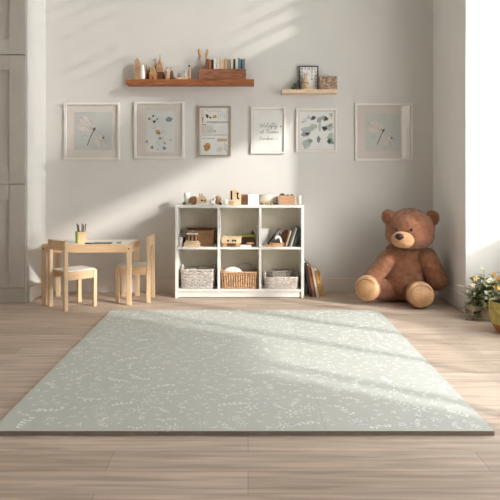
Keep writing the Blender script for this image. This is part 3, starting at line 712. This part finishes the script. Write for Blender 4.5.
mb = MB()
for i in range(14):
    a = random.uniform(PI, 2 * PI); z = random.uniform(.012, .08); r = .039 - (z - .015) * .25
    mb.ell((r * math.cos(a), r * math.sin(a), z), (.006, .004, .006), 8)
mb.build('spots', TOYB, t)
t = thing('stone_pile', 'little heap of dark grey stones at the left of the short shelf', 'stones', PS(297))
mb = MB()
for dx, dy, z, r in ((-.028, 0, .017, .019), (.006, -.008, .018, .02), (.03, .006, .015, .016), (-.008, .004, .047, .018), (.012, .0, .072, .014), (-.024, .006, .045, .010)): blob(mb, (dx, dy, z), (r, r * .9, r), .2, 50, 14)
mb.build('stones', [mat('grey_stone', (96, 94, 92), .8, .25, 60, .3)], t)
t = thing('wooden_block', 'marbled brown wooden block at the right end of the short shelf', 'block', PS(328)); MB().box(-.078, .078, -.028, .028, 0, .118, .004).build('body', MARB, t)
mb = MB()
for i in range(16): 
    cx, cz, r = random.uniform(-.06, .06), random.uniform(.02, .1), random.uniform(.008, .018)
    mb.tube([(cx + r * math.cos(a), -.0285, cz + r * .7 * math.sin(a)) for a in [i * .6 + q * .5 for q in range(8)]], .0013, n=4)
mb.build('carving', TOYD, t)

# ------------------------------------------------------------------ pictures
yp = 5.44; kp = yp / F
class Art:                                              # flat shapes on the print, x right, z up, metres from centre
    def __init__(s, w2, h2): s.mb = MB(); s.d = 0; s.mats = []; s.w2 = w2; s.h2 = h2
    def mi(s, m):
        if m not in s.mats: s.mats.append(m)
        return s.mats.index(m)
    def base(s, m): s.mb.box(-s.w2, s.w2, .0, .002, -s.h2, s.h2, 0, s.mi(m)); return s
    def poly(s, pts, m):
        s.d -= .00003; s.mb.poly([(p[0], s.d, p[1]) for p in pts], s.mi(m)); return s
    def blot(s, x, z, rx, rz, m, rot=0, jag=.15, n=18):
        ph_ = random.random() * 9; c, q = math.cos(rot), math.sin(rot); P_ = []
        for i in range(n):
            a = 2 * PI * i / n; r = 1 + jag * noise.noise(Vector((math.cos(a) * 1.5, math.sin(a) * 1.5, ph_)))* 2
            u, v = rx * r * math.cos(a), rz * r * math.sin(a); P_.append((x + u * c - v * q, z + u * q + v * c))
        return s.poly(P_, m)
    def line(s, pts, w_, m):
        for a, b in zip(pts, pts[1:]):
            d = Vector((b[0] - a[0], b[1] - a[1])); 
            if d.length < 1e-6: continue
            n_ = Vector((-d.y, d.x)).normalized() * w_ / 2
            s.poly([(a[0] + n_.x, a[1] + n_.y), (b[0] + n_.x, b[1] + n_.y), (b[0] - n_.x, b[1] - n_.y), (a[0] - n_.x, a[1] - n_.y)], m)
        return s
def picture(label, px0, py0, px1, py1, bw, fmat, mount, pr, artfn, dep=.02):
    cx, cz = (px0 + px1) / 2, (py0 + py1) / 2
    t = thing('picture_frame', label, 'picture', (X(cx, yp), YB - .0005, Z(cz, yp)), 0, 'framed pictures in a row on the back wall')
    w2, h2 = (px1 - px0) / 2 * kp, (py1 - py0) / 2 * kp
    mb = MB(); o = [(-w2, -h2), (w2, -h2), (w2, h2), (-w2, h2)]; i_ = [(-w2 + bw, -h2 + bw), (w2 - bw, -h2 + bw), (w2 - bw, h2 - bw), (-w2 + bw, h2 - bw)]
    for k in range(4):                                 # mitred bars
        a, b, c, d = o[k], o[(k + 1) % 4], i_[(k + 1) % 4], i_[k]
        mb.prism([a, b, c, d], -dep, 0)
    bmesh.ops.remove_doubles(mb.bm, verts=mb.bm.verts, dist=1e-5)
    mb.build('frame', fmat, t)
    MB().box(-w2 + bw - .001, w2 - bw + .001, -.006, -.001, -h2 + bw - .001, h2 - bw + .001).build('mount', mount, t)
    pw, pht = (pr[2] - pr[0]) / 2 * kp, (pr[3] - pr[1]) / 2 * kp
    art = Art(pw, pht); artfn(art)
    a = art.mb.build('print', art.mats, t, Matrix.Translation((((pr[0] + pr[2]) / 2 - cx) * kp, -.0082, (cz - (pr[1] + pr[3]) / 2) * kp)))
    MB().box(-w2 + bw - .0005, w2 - bw + .0005, -.013, -.0115, -h2 + bw - .0005, h2 - bw + .0005).build('glass', GLASS, t)
def u(art, px, py, ref): return ((px - (ref[0] + ref[2]) / 2) * kp, ((ref[1] + ref[3]) / 2 - py) * kp)
def dragonfly(ref, faint):
    def fn(a):
        a.base(PRINTB)
        cx, cz = (ref[0] + ref[2]) / 2, (ref[1] + ref[3]) / 2
        w_ = (ref[2] - ref[0])
        def q(dx, dy): return (dx * w_ * kp, -dy * w_ * kp)
        for dx, dy, rx, ry, ro, m in ((-.16, -.2, .25, .12, .8, BLUSH), (-.25, -.08, .22, .085, .25, BLUSH), (.12, .22, .2, .1, 1.3, BLUSH), (.18, .06, .17, .06, -.35, MIST), (-.2, .13, .14, .06, -.6, MIST), (.24, .2, .12, .06, .7, BLUSH)):
            x, z = q(dx, dy); a.blot(x, z, rx * w_ * kp, ry * w_ * kp, m, -ro + (0 if dx > 0 else 0), .2)
        for x1, y1 in ((-.42, -.28), (-.4, -.17), (-.34, -.36), (-.14, -.36), (.38, .22), (.22, .42), (.33, .02)): a.line([q(0, -.02), q(x1 * .5 + .02, y1 * .5 - .02), q(x1, y1)], .0026, faint)
        a.line([q(.03, -.06), q(-.03, .06), q(-.1, .2), q(-.16, .38)], .007, INK); a.blot(*q(.02, -.05), .05 * w_ * kp, .035 * w_ * kp, INK, .9)
        a.blot(*q(.26, .17), .03 * w_ * kp, .025 * w_ * kp, INK); a.line([q(.26, .17), q(.2, .34)], .003, INK); a.line([q(.26, .17), q(.34, .3)], .003, INK)
        a.line([q(-.3, .16), q(-.24, .1), q(-.18, .14)], .003, INKG)
    return fn
r1 = (74, 112, 112, 150)
picture('square white frame with a dragonfly print, first picture beside the cabinet', 64, 102.5, 119.5, 159.5, .018, FRAMEW, MOUNT, r1, dragonfly(r1, INKL))
r2 = (146, 110, 174, 152)
def flowers(a):
    a.base(PRINTC)
    def q(px, py): return u(a, px, py, r2)
    a.blot(*q(169, 119), .028, .02, SLATE, .1, .2)
    for px, py, r, m in ((153, 116, .010, INKD), (154, 121.5, .012, INKD), (149, 119, .012, INKG), (157, 119, .01, SAGEW), (157.5, 131.5, .022, OCHRE), (158.5, 133, .010, INK), (160, 138, .014, SAGEW), (151.5, 147, .014, OCHRE), (152, 148, .008, TERRA), (164, 148, .016, SLATE), (164.5, 143, .009, TERRA), (165, 126, .01, BLUSH), (146.8, 141.5, .01, INKG), (170.5, 140, .007, INKG), (157.5, 149, .007, SAGEW), (152, 133, .008, MIST)):
        a.blot(*q(px, py), r, r * .85, m, random.random() * 3, .3)
    for pts in ([(150, 118), (153, 122), (155, 127), (152, 129)], [(158, 133), (160, 138), (157, 143), (160, 146)], [(160, 134), (164, 131), (166, 134)], [(159, 137), (163, 138), (161, 142)], [(147, 139), (147.5, 145)], [(153, 114), (157, 117)]):
        a.line([q(*p) for p in pts], .0022, INKG)
picture('white frame with blue and ochre wildflower print, second from the cabinet', 134, 101.5, 184, 158.5, .018, FRAMEW, MOUNTP, r2, flowers)
r3 = (200.5, 108, 228, 154.5)
def collage(a):
    a.base(PRINTW)
    def q(px, py): return u(a, px, py, r3)
    def rect(x0, y0, x1, y1, m): a.poly([q(x0, y1), q(x1, y1), q(x1, y0), q(x0, y0)], m)
    rect(201, 109, 204, 120, BLUSH); rect(201.5, 117, 203, 123, OCHRE); rect(206, 121, 228, 123, LGREY); rect(201, 125, 213, 133.5, BLUSH); rect(201.5, 134.6, 227, 135.2, SAGEW); rect(201.5, 138, 215, 138.6, SAGEW); rect(201.5, 124, 206, 124.7, INK)
    rect(217, 138.5, 227, 141.5, mat('peach_wash', (218, 186, 150), .8, .08, 20))
    a.blot(*q(207, 116), .013, .016, INKD, .3, .4); a.blot(*q(210, 117.5), .010, .009, INKD, 0, .3); a.blot(*q(214.5, 116.5), .02, .013, OCHRE, .5, .3); a.blot(*q(207, 146.5), .034, .032, OCHRE, 0, .25); a.blot(*q(208.5, 146.5), .01, .01, TERRA, 0, .2); a.blot(*q(214.5, 131), .015, .012, SAGEL); a.blot(*q(220, 149), .03, .02, BLUSH, .2)
    for i in range(5): a.line([q(218 + i * 2, 111 + (i % 2) * 2), q(219 + i * 2, 119 - (i % 3))], .002, INKG); a.line([q(202 + i * 2.2, 133), q(203.5 + i * 2.2, 126.5)], .0015, INKG)
    for i in range(4): a.line([q(206 + i * 4, 109.5), q(209 + i * 4, 111.5)], .003, INKG); a.line([q(224, 143 + i * 2), q(227.5, 146 + i * 2.2)], .003, INK)
    for y in (127, 129, 131.5, 133): a.line([q(217, y), q(227, y + .3)], .0015, SAGEL)
picture('narrow greige wooden frame with a beige collage print, third from the cabinet', 198, 106, 231, 156.5, .014, FRAMET, MOUNT, r3, collage)
r4 = (253.5, 110, 283, 151)
def script(a):
    a.base(PRINTW)
    G = dict(W=[[(0, 1), (.25, 0), (.5, .8), (.75, 0), (1.05, 1.05)]], i=[[(0, .1), (.2, .5), (.25, 0), (.45, .12)]], l=[[(0, .1), (.35, .9), (.25, 1.1), (.15, .1), (.4, .1)]],
             d=[[(.5, .45), (.15, .4), (.1, .05), (.45, .1), (.65, 1.1)], [(.58, .6), (.52, 0), (.75, .12)]], f=[[(0, 0), (.4, 1.0), (.3, 1.15), (.1, -.5), (.3, -.3), (.25, .2), (.5, .15)]],
             y=[[(0, .45), (.1, .05), (.4, .45)], [(.4, .45), (.3, -.4), (.05, -.45), (.1, -.2), (.6, .15)]], e=[[(0, .15), (.4, .35), (.25, .5), (.05, .2), (.2, 0), (.5, .12)]],
             a=[[(.4, .45), (.1, .35), (.1, .05), (.4, .2), (.45, .45), (.45, 0), (.65, .12)]], t=[[(.2, 1.0), (.15, .05), (.4, .08)], [(-.02, .62), (.45, .66)]],
             R=[[(.1, 0), (.25, 1.05)], [(.0, .9), (.5, 1.1), (.6, .75), (.2, .55), (.7, 0)]], o=[[(.3, .45), (.05, .3), (.15, .02), (.4, .15), (.3, .45), (.6, .4)]],
             m=[[(0, 0), (.1, .45), (.15, .1), (.35, .45), (.4, .1), (.6, .45), (.65, .02), (.85, .1)]], n=[[(0, 0), (.1, .45), (.15, .1), (.4, .45), (.45, .02), (.65, .1)]],
             s=[[(.35, .45), (.1, .35), (.35, .15), (.05, .02)]], K=[[(.1, 0), (.25, 1.0)], [(.7, .95), (.2, .45), (.75, 0)]])
    adv = dict(W=1.1, i=.42, l=.42, d=.72, f=.5, y=.6, e=.48, a=.62, t=.42, R=.75, o=.58, m=.85, n=.65, s=.45, K=.75)
    def word(x, y, hgt, text, w_, m):
        for ch in text:
            if ch == ' ': x += .55 * hgt; continue
            for st in G[ch]: a.line([u(a, x + (px + .22 * py) * hgt, y - py * hgt, r4) for px, py in st], w_, m)
            x += adv[ch] * hgt
    word(259.3, 127.3, 4.3, 'Wildfly e', .0030, INKG); word(259.5, 133.2, 4.0, 'at Rooms', .0028, INKG); word(259, 139.8, 3.6, 'Kindnes s', .0020, INKG)
picture('white frame with handwritten script lettering, fourth from the cabinet', 251, 107, 285.5, 153.5, .015, FRAMEW, MOUNT, r4, script)
r5 = (299.5, 111.5, 335, 149)
def washes(a):
    a.base(PRINTW)
    def q(px, py): return u(a, px, py, r5)
    for px, py, rx, ry, m, ro in ((308, 129, .055, .032, SAGEL, .3), (314, 126, .03, .025, SAGEL, 0), (306, 134, .04, .02, SAGEW, .1), (307, 144, .045, .034, SAGEL, 0), (310, 141, .022, .02, SAGEW, .4), (304, 121.5, .03, .008, SAGEL, .4), (320, 126, .012, .05, SAGEL, 0), (319, 139, .014, .026, SLATE, 0), (330, 127, .034, .03, SAGEL, .6), (331, 138, .032, .045, SAGEL, 0), (320, 119, .026, .018, SAGEW, .8), (313, 118, .026, .018, SLATE, .3), (309, 117, .012, .018, SAGEL, 0), (325.5, 118, .03, .02, SAGEW, -.4), (331, 115, .014, .018, SAGEL, .4), (325, 128, .024, .026, SLATE, .3), (331, 125, .026, .014, SAGEW, .7), (330, 141, .028, .024, SLATE, -.4)):
        a.blot(*q(px, py), rx, ry, m, ro, .25)
    for px, py, rx, ry, ro in ((313.5, 118, .016, .013, .2), (326, 118.5, .014, .016, 0), (324, 119.5, .006, .014, .3), (325, 128, .018, .016, .2), (307.5, 133.6, .02, .008, 0), (330, 141, .016, .014, .5), (333, 143, .012, .01, 0), (318, 121, .008, .012, 0), (319, 139, .008, .014, 0)):
        a.blot(*q(px, py), rx, ry, INKD if rx > .013 else INKG, ro, .35)
    a.line([q(303, 120), q(308, 117.5)], .003, INKG); a.line([q(329, 113), q(333, 113.5), q(331.5, 119)], .003, INKG)
picture('white frame with a grey green leaf wash print, below the short oak shelf', 296.5, 108.5, 337, 151.5, .014, FRAMEW, MOUNT, r5, washes)
r6 = (366, 113, 400, 151)
picture('square white frame with a dragonfly print above the teddy bear, rightmost picture', 355.5, 103, 413, 160.5, .018, FRAMEW, MOUNTP, r6, dragonfly(r6, INKL))

# ------------------------------------------------------------------ teddy bear
def sub_blob(parts, name, m, parent, vox=.012, fuzz=.004, sm=6):
    mb = MB()
    for c, r, M_ in parts: mb.ell(c, r, 24, 0, M_)
    o = mb.build(name, m, parent)
    md = o.modifiers.new('r', 'REMESH'); md.mode = 'VOXEL'; md.voxel_size = vox
    s_ = o.modifiers.new('s', 'SMOOTH'); s_.iterations = sm; s_.factor = .5
    dg = bpy.context.evaluated_depsgraph_get(); ev = o.evaluated_get(dg)
    me = bpy.data.meshes.new_from_object(ev); o.modifiers.clear(); o.data = me
    me.materials.clear(); me.materials.append(m)
    for p in me.polygons: p.use_smooth = True
    if fuzz:
        co = [v.co + v.normal * fuzz * (noise.noise(v.co * 38) + .6 * noise.noise(v.co * 90)) for v in me.vertices]
        for v, c in zip(me.vertices, co): v.co = c
    return o
def fur(o, n, length, seed, m):                          # short pile combed downward, part of the same mesh
    me = o.data; rnd = random.Random(seed)
    bm = bmesh.new(); bm.from_mesh(me); bm.faces.ensure_lookup_table()
    areas = [f.calc_area() for f in bm.faces]
    picks = rnd.choices(range(len(areas)), weights=areas, k=n); fl = [(bm.faces[i].calc_center_median().copy(), bm.faces[i].normal.copy(), [v.co.copy() for v in bm.faces[i].verts]) for i in picks]
    for c, nr, vs in fl:
        if any((c - k).length < .034 for k in EYES): continue
        p = vs[0].lerp(vs[len(vs) // 2], rnd.random()).lerp(vs[1], rnd.random() * .6)
        d = (nr + Vector((rnd.gauss(0, .45), rnd.gauss(0, .45), rnd.gauss(-.35, .45)))).normalized()
        side = d.cross(Vector((rnd.gauss(0, 1), rnd.gauss(0, 1), rnd.gauss(0, 1)))).normalized() * .0016
        l = length * rnd.uniform(.5, 1.1)
        a = bm.verts.new(p - side - nr * .002); b = bm.verts.new(p + side - nr * .002); e = bm.verts.new(p + d * l)
        f = bm.faces.new((a, b, e)); f.smooth = True
    nm = [v.co for v in bm.verts]
    bm.to_mesh(me); bm.free()
EYES = []
bx_, by_ = 1.275, 5.06
bear = thing('teddy_bear', 'large brown teddy bear sitting on the floor in the right corner', 'teddy bear', (bx_, by_, 0))
def RM(x=0, y=0, z=0): return Matrix.Rotation(z, 4, 'Z') @ Matrix.Rotation(y, 4, 'Y') @ Matrix.Rotation(x, 4, 'X')
def Lc(px, py, Y): return (X(px, Y) - bx_, Y - by_, Z(py, Y))
def seg(p, q, r0, r1, n=6):
    p, q = Vector(p), Vector(q); return [(tuple(p.lerp(q, i / (n - 1))), (r0 + (r1 - r0) * i / (n - 1),) * 3, None) for i in range(n)]
torso = sub_blob([((.01, .03, .17), (.205, .17, .168), None), ((.012, .03, .27), (.19, .15, .18), None), ((.015, .03, .38), (.165, .13, .12), None)], 'torso', FUR, bear)
fur(torso, 9000, .016, 1, FUR)
hc = Vector(Lc(410, 228.5, 4.99)); hrot = RM(z=math.radians(-16), y=math.radians(3))
EYES += [Vector(Lc(396.3, 229.5, 4.835)), Vector(Lc(411.5, 229.8, 4.817))]
headp = [(tuple(hc), (.19, .165, .158), hrot), (tuple(hc + Vector((-.01, -.02, -.05))), (.19, .16, .112), hrot)]
head = sub_blob(headp, 'head', FUR, bear); fur(head, 8000, .014, 2, FUR)
for px, py, sg in ((389.3, 217.5, -1), (431.5, 218.5, 1)):
    e = Vector(Lc(px, py, 5.0)); Mr = RM(z=-.28 + sg * .2, y=sg * .5)
    ear = sub_blob([(tuple(e), (.062, .032, .068), Mr), (tuple(e + Vector((-sg * .03, 0, -.03))), (.05, .03, .045), Mr)], 'ear', FUR, bear, .009); fur(ear, 1600, .012, 3 + sg, FUR)
    ie = MB().ell(tuple(e + Vector((-.006, -.024, -.004))), (.038, .011, .043), 18, M=Mr).build('inner_ear', FURD, ear); ie['label'] = 'darker inner ear'
mz = Vector(Lc(403.5, 239.5, 4.83)); 
muz = sub_blob([(tuple(mz + Vector((0, .02, 0))), (.09, .07, .062), hrot), (tuple(mz + Vector((.0, .02, -.018))), (.082, .072, .05), hrot)], 'muzzle', FURT, bear, .008, .002); fur(muz, 2500, .007, 9, FURT)
ns = Vector(Lc(399.5, 236.5, 4.79))
MB().ell(tuple(ns), (.034, .022, .024), 18, M=hrot).ell(tuple(ns + Vector((0, .004, -.012))), (.018, .016, .018), 14).build('nose', NOSE, bear)
mth = MB().tube([tuple(ns + Vector((.001, .012, -.024))), tuple(ns + Vector((.002, .003, -.045)))], .0025)
mth.tube([tuple(ns + Vector((dx, .008 + abs(dx - .002) * .6, -.052 + 8 * (dx - .002) ** 2))) for dx in [-.038 + .008 * i for i in range(11)]], .0025); mth.build('mouth_stitch', SEAM, bear)
for px, py, Ye in ((396.3, 229.5, 4.826), (411.5, 229.8, 4.808)):
    e = Lc(px, py, Ye); MB().ell(e, .0135, 16).build('eye', BLACK, bear)
# arms hang down at the sides
al = sub_blob(seg(Lc(390, 258, 5.03), Lc(371, 279, 4.97), .078, .062), 'arm', FUR, bear, .011); fur(al, 3200, .015, 11, FUR)
ar = sub_blob(seg(Lc(427, 258, 5.0), Lc(437, 280, 4.95), .082, .08), 'arm', FUR, bear, .011); fur(ar, 3600, .015, 12, FUR)
# legs point forward, soles to the viewer
fl_ = Vector(Lc(368, 287.8, 4.92)); fr_ = Vector(Lc(419.5, 294.2, 4.79))
for f, hip, fac, rx, rz, sd in ((fl_, Vector((-.12, .0, .098)), Vector((-.42, -.9, .08)), .1, .104, 21), (fr_, Vector((.09, -.02, .1)), Vector((.02, -1, .1)), .108, .102, 22)):
    fac.normalize(); q = fac.to_track_quat('-Y', 'Z').to_matrix().to_4x4()
    dz = max(.0, rz + .004 - f.z); f = Vector((f.x, f.y, rz + .004 if f.z < rz + .004 else f.z))
    leg = sub_blob(seg(hip, f - fac * .05, .094, .086) + [(tuple(f), (rx, .062, rz), q)], 'leg', FUR, bear, .011); fur(leg, 4200, .014, sd, FUR)
    padc = f + fac * .032
    pd = blob(MB(), (0, 0, 0), (rx * .97, .04, rz * .97), .06, 9, 32).build('foot_pad', PAD, leg); pd.matrix_local = Matrix.Translation(padc) @ q
    ring = []
    for i in range(40):
        a = 2 * PI * i / 40; wob = 1 + .05 * math.sin(3 * a)
        ring.append((rx * .72 * wob * math.cos(a), -.0295 + .002 * math.sin(5 * a), rz * .72 * wob * math.sin(a)))
    st = MB().tube(ring[3:26], .0022, False, 5).build('seam', SEAM, leg); st.matrix_local = Matrix.Translation(padc) @ q

# ------------------------------------------------------------------ plants at the right
def leaf(mb, p, d, l, w_, mi):
    d = Vector(d).normalized(); side = d.cross(Vector((0, 0, 1)))
    if side.length < .05: side = Vector((1, 0, 0))
    side.normalize(); up = side.cross(d).normalized()
    rows = []
    for t, wd, dr in ((0, .08, 0), (.3, .85, .04), (.6, .9, .02), (.85, .5, -.06), (1, .02, -.16)):
        c = Vector(p) + d * l * t + up * l * dr; rows.append([c - side * w_ * wd / 2, c + up * w_ * -.12, c + side * w_ * wd / 2])
    V = [[mb.bm.verts.new(q) for q in r] for r in rows]
    for a, b in zip(V, V[1:]):
        for k in range(2):
            f = mb.bm.faces.new((a[k], a[k + 1], b[k + 1], b[k])); f.smooth = True; f.material_index = mi
def bushy(t, cx, cy, z0, rx, ry, h, n, leaves, nfl, seed, spill=.3):
    rnd = random.Random(seed); fol = MB(); stm = MB()
    for i in range(n):
        a = rnd.uniform(0, 2 * PI); r = math.sqrt(rnd.random()); el = rnd.uniform(.15, 1)
        tip = Vector((cx + rx * r * math.cos(a), cy + ry * r * math.sin(a), z0 + h * (1 - .55 * r * r) * rnd.uniform(.35, 1) - spill * h * (r > .85) * rnd.random()))
        root = Vector((cx + rx * .3 * r * math.cos(a), cy + ry * .3 * r * math.sin(a), z0 - .02))
        mid = root.lerp(tip, .6) + Vector((0, 0, h * .12))
        stm.tube([root, mid, tip], [.0028, .0022, .0012], n=5)
        for k in range(7):
            t_ = .35 + .65 * k / 6; p = root.lerp(mid, min(1, t_ / .6)) if t_ < .6 else mid.lerp(tip, (t_ - .6) / .4)
            aa = rnd.uniform(0, 2 * PI); d = Vector((math.cos(aa), math.sin(aa), rnd.uniform(-.35, .8)))
            leaf(fol, p, d, leaves * rnd.uniform(.6, 1.15), leaves * rnd.uniform(.34, .5), rnd.choice((0, 0, 0, 1, 1, 1, 2)))
    fol.build('foliage', [LEAF, LEAF2, LEAF3], t); stm.build('stems', STEM, t)
    if nfl:
        for i in range(nfl):
            a = rnd.uniform(PI * .9, PI * 2.1); r = rnd.uniform(.4, .95)
            c = Vector((cx + rx * r * math.cos(a), cy + ry * r * math.sin(a), z0 + h * (.95 - .5 * r * r)))
            fls = MB(); fls.ell(tuple(c), (.006, .006, .006), 8, 0)
            for k in range(6):
                aa = k * PI / 3 + i; fls.ell(tuple(c + Vector((math.cos(aa) * .011, -.004, math.sin(aa) * .011))), (.0075, .003, .005), 8, i % 2, Matrix.Rotation(-aa, 4, 'Y'))
            fls.build('flower', [PETAL, PETALP], t)
yq = 4.48
t = thing('potted_plant', 'leafy plant with orange and cream flowers in a pale box planter by the wall corner', 'plant', (X(483, yq), yq, 0))
hb = .1; wb = .098
MB().box(-wb, wb, -.075, -.065, 0, hb, .004).box(-wb, wb, .065, .075, 0, hb, .004).box(-wb, -wb + .01, -.065, .065, 0, hb, .004).box(wb - .01, wb, -.065, .065, 0, hb, .004).box(-wb + .01, wb - .01, -.065, .065, 0, .015).build('planter', PLANTER, t)
MB().box(-wb + .01, wb - .01, -.065, .065, .06, hb - .012).build('soil', SOIL, t)
bushy(t, 0.01, -.01, hb - .01, .142, .12, .27, 64, .066, 8, 5, .75)
yq = 4.08
t = thing('potted_plant', 'cream flowered plant in a round yellow-green pot at the right edge', 'plant', (1.735, yq, 0))
MB().lathe([(.095, .0), (.112, .03), (.125, .06)], n=36).lathe([(0, 0), (.095, 0)], n=36).build('pot_base', TERRA, t)
MB().lathe([(.1252, .0602), (.138, .11), (.142, .16), (.14, .205), (.133, .205), (.13, .15), (.118, .07)], n=36).build('pot', YELLOW, t)
MB().lathe([(0, .188), (.13, .188)], n=24).build('soil', SOIL, t)
bushy(t, -.0, 0, .2, .15, .14, .2, 50, .06, 10, 9, .2)

# ------------------------------------------------------------------ light, sky, camera
sun = bpy.data.lights.new('sun', 'SUN'); sun.energy = 5.0; sun.angle = math.radians(2.8); sun.color = (1.0, .98, .945)
so = bpy.data.objects.new('sun', sun); C.objects.link(so)
so.rotation_euler = Vector((-1.5, 1.0, -.72)).to_track_quat('-Z', 'Y').to_euler()
wd = bpy.data.worlds.new('sky'); bpy.context.scene.world = wd; wd.use_nodes = True
bg = wd.node_tree.nodes['Background']; bg.inputs['Color'].default_value = (.95, .98, 1.0, 1); bg.inputs['Strength'].default_value = 9.0
cam = bpy.data.cameras.new('camera'); co = bpy.data.objects.new('camera', cam); C.objects.link(co)
co.location = (0, 0, H); co.rotation_euler = (PI / 2, 0, 0)
cam.sensor_width = 36; cam.sensor_fit = 'HORIZONTAL'; cam.lens = F / 500 * 36
cam.shift_x = (250 - CX) / 500; cam.shift_y = -(250 - HY) / 500; cam.clip_start = .02
sc = bpy.context.scene; sc.camera = co
vs = sc.view_settings; vs.view_transform = 'Standard'; vs.look = 'None'; vs.gamma = 1; vs.use_curve_mapping = False; vs.exposure = -0.42
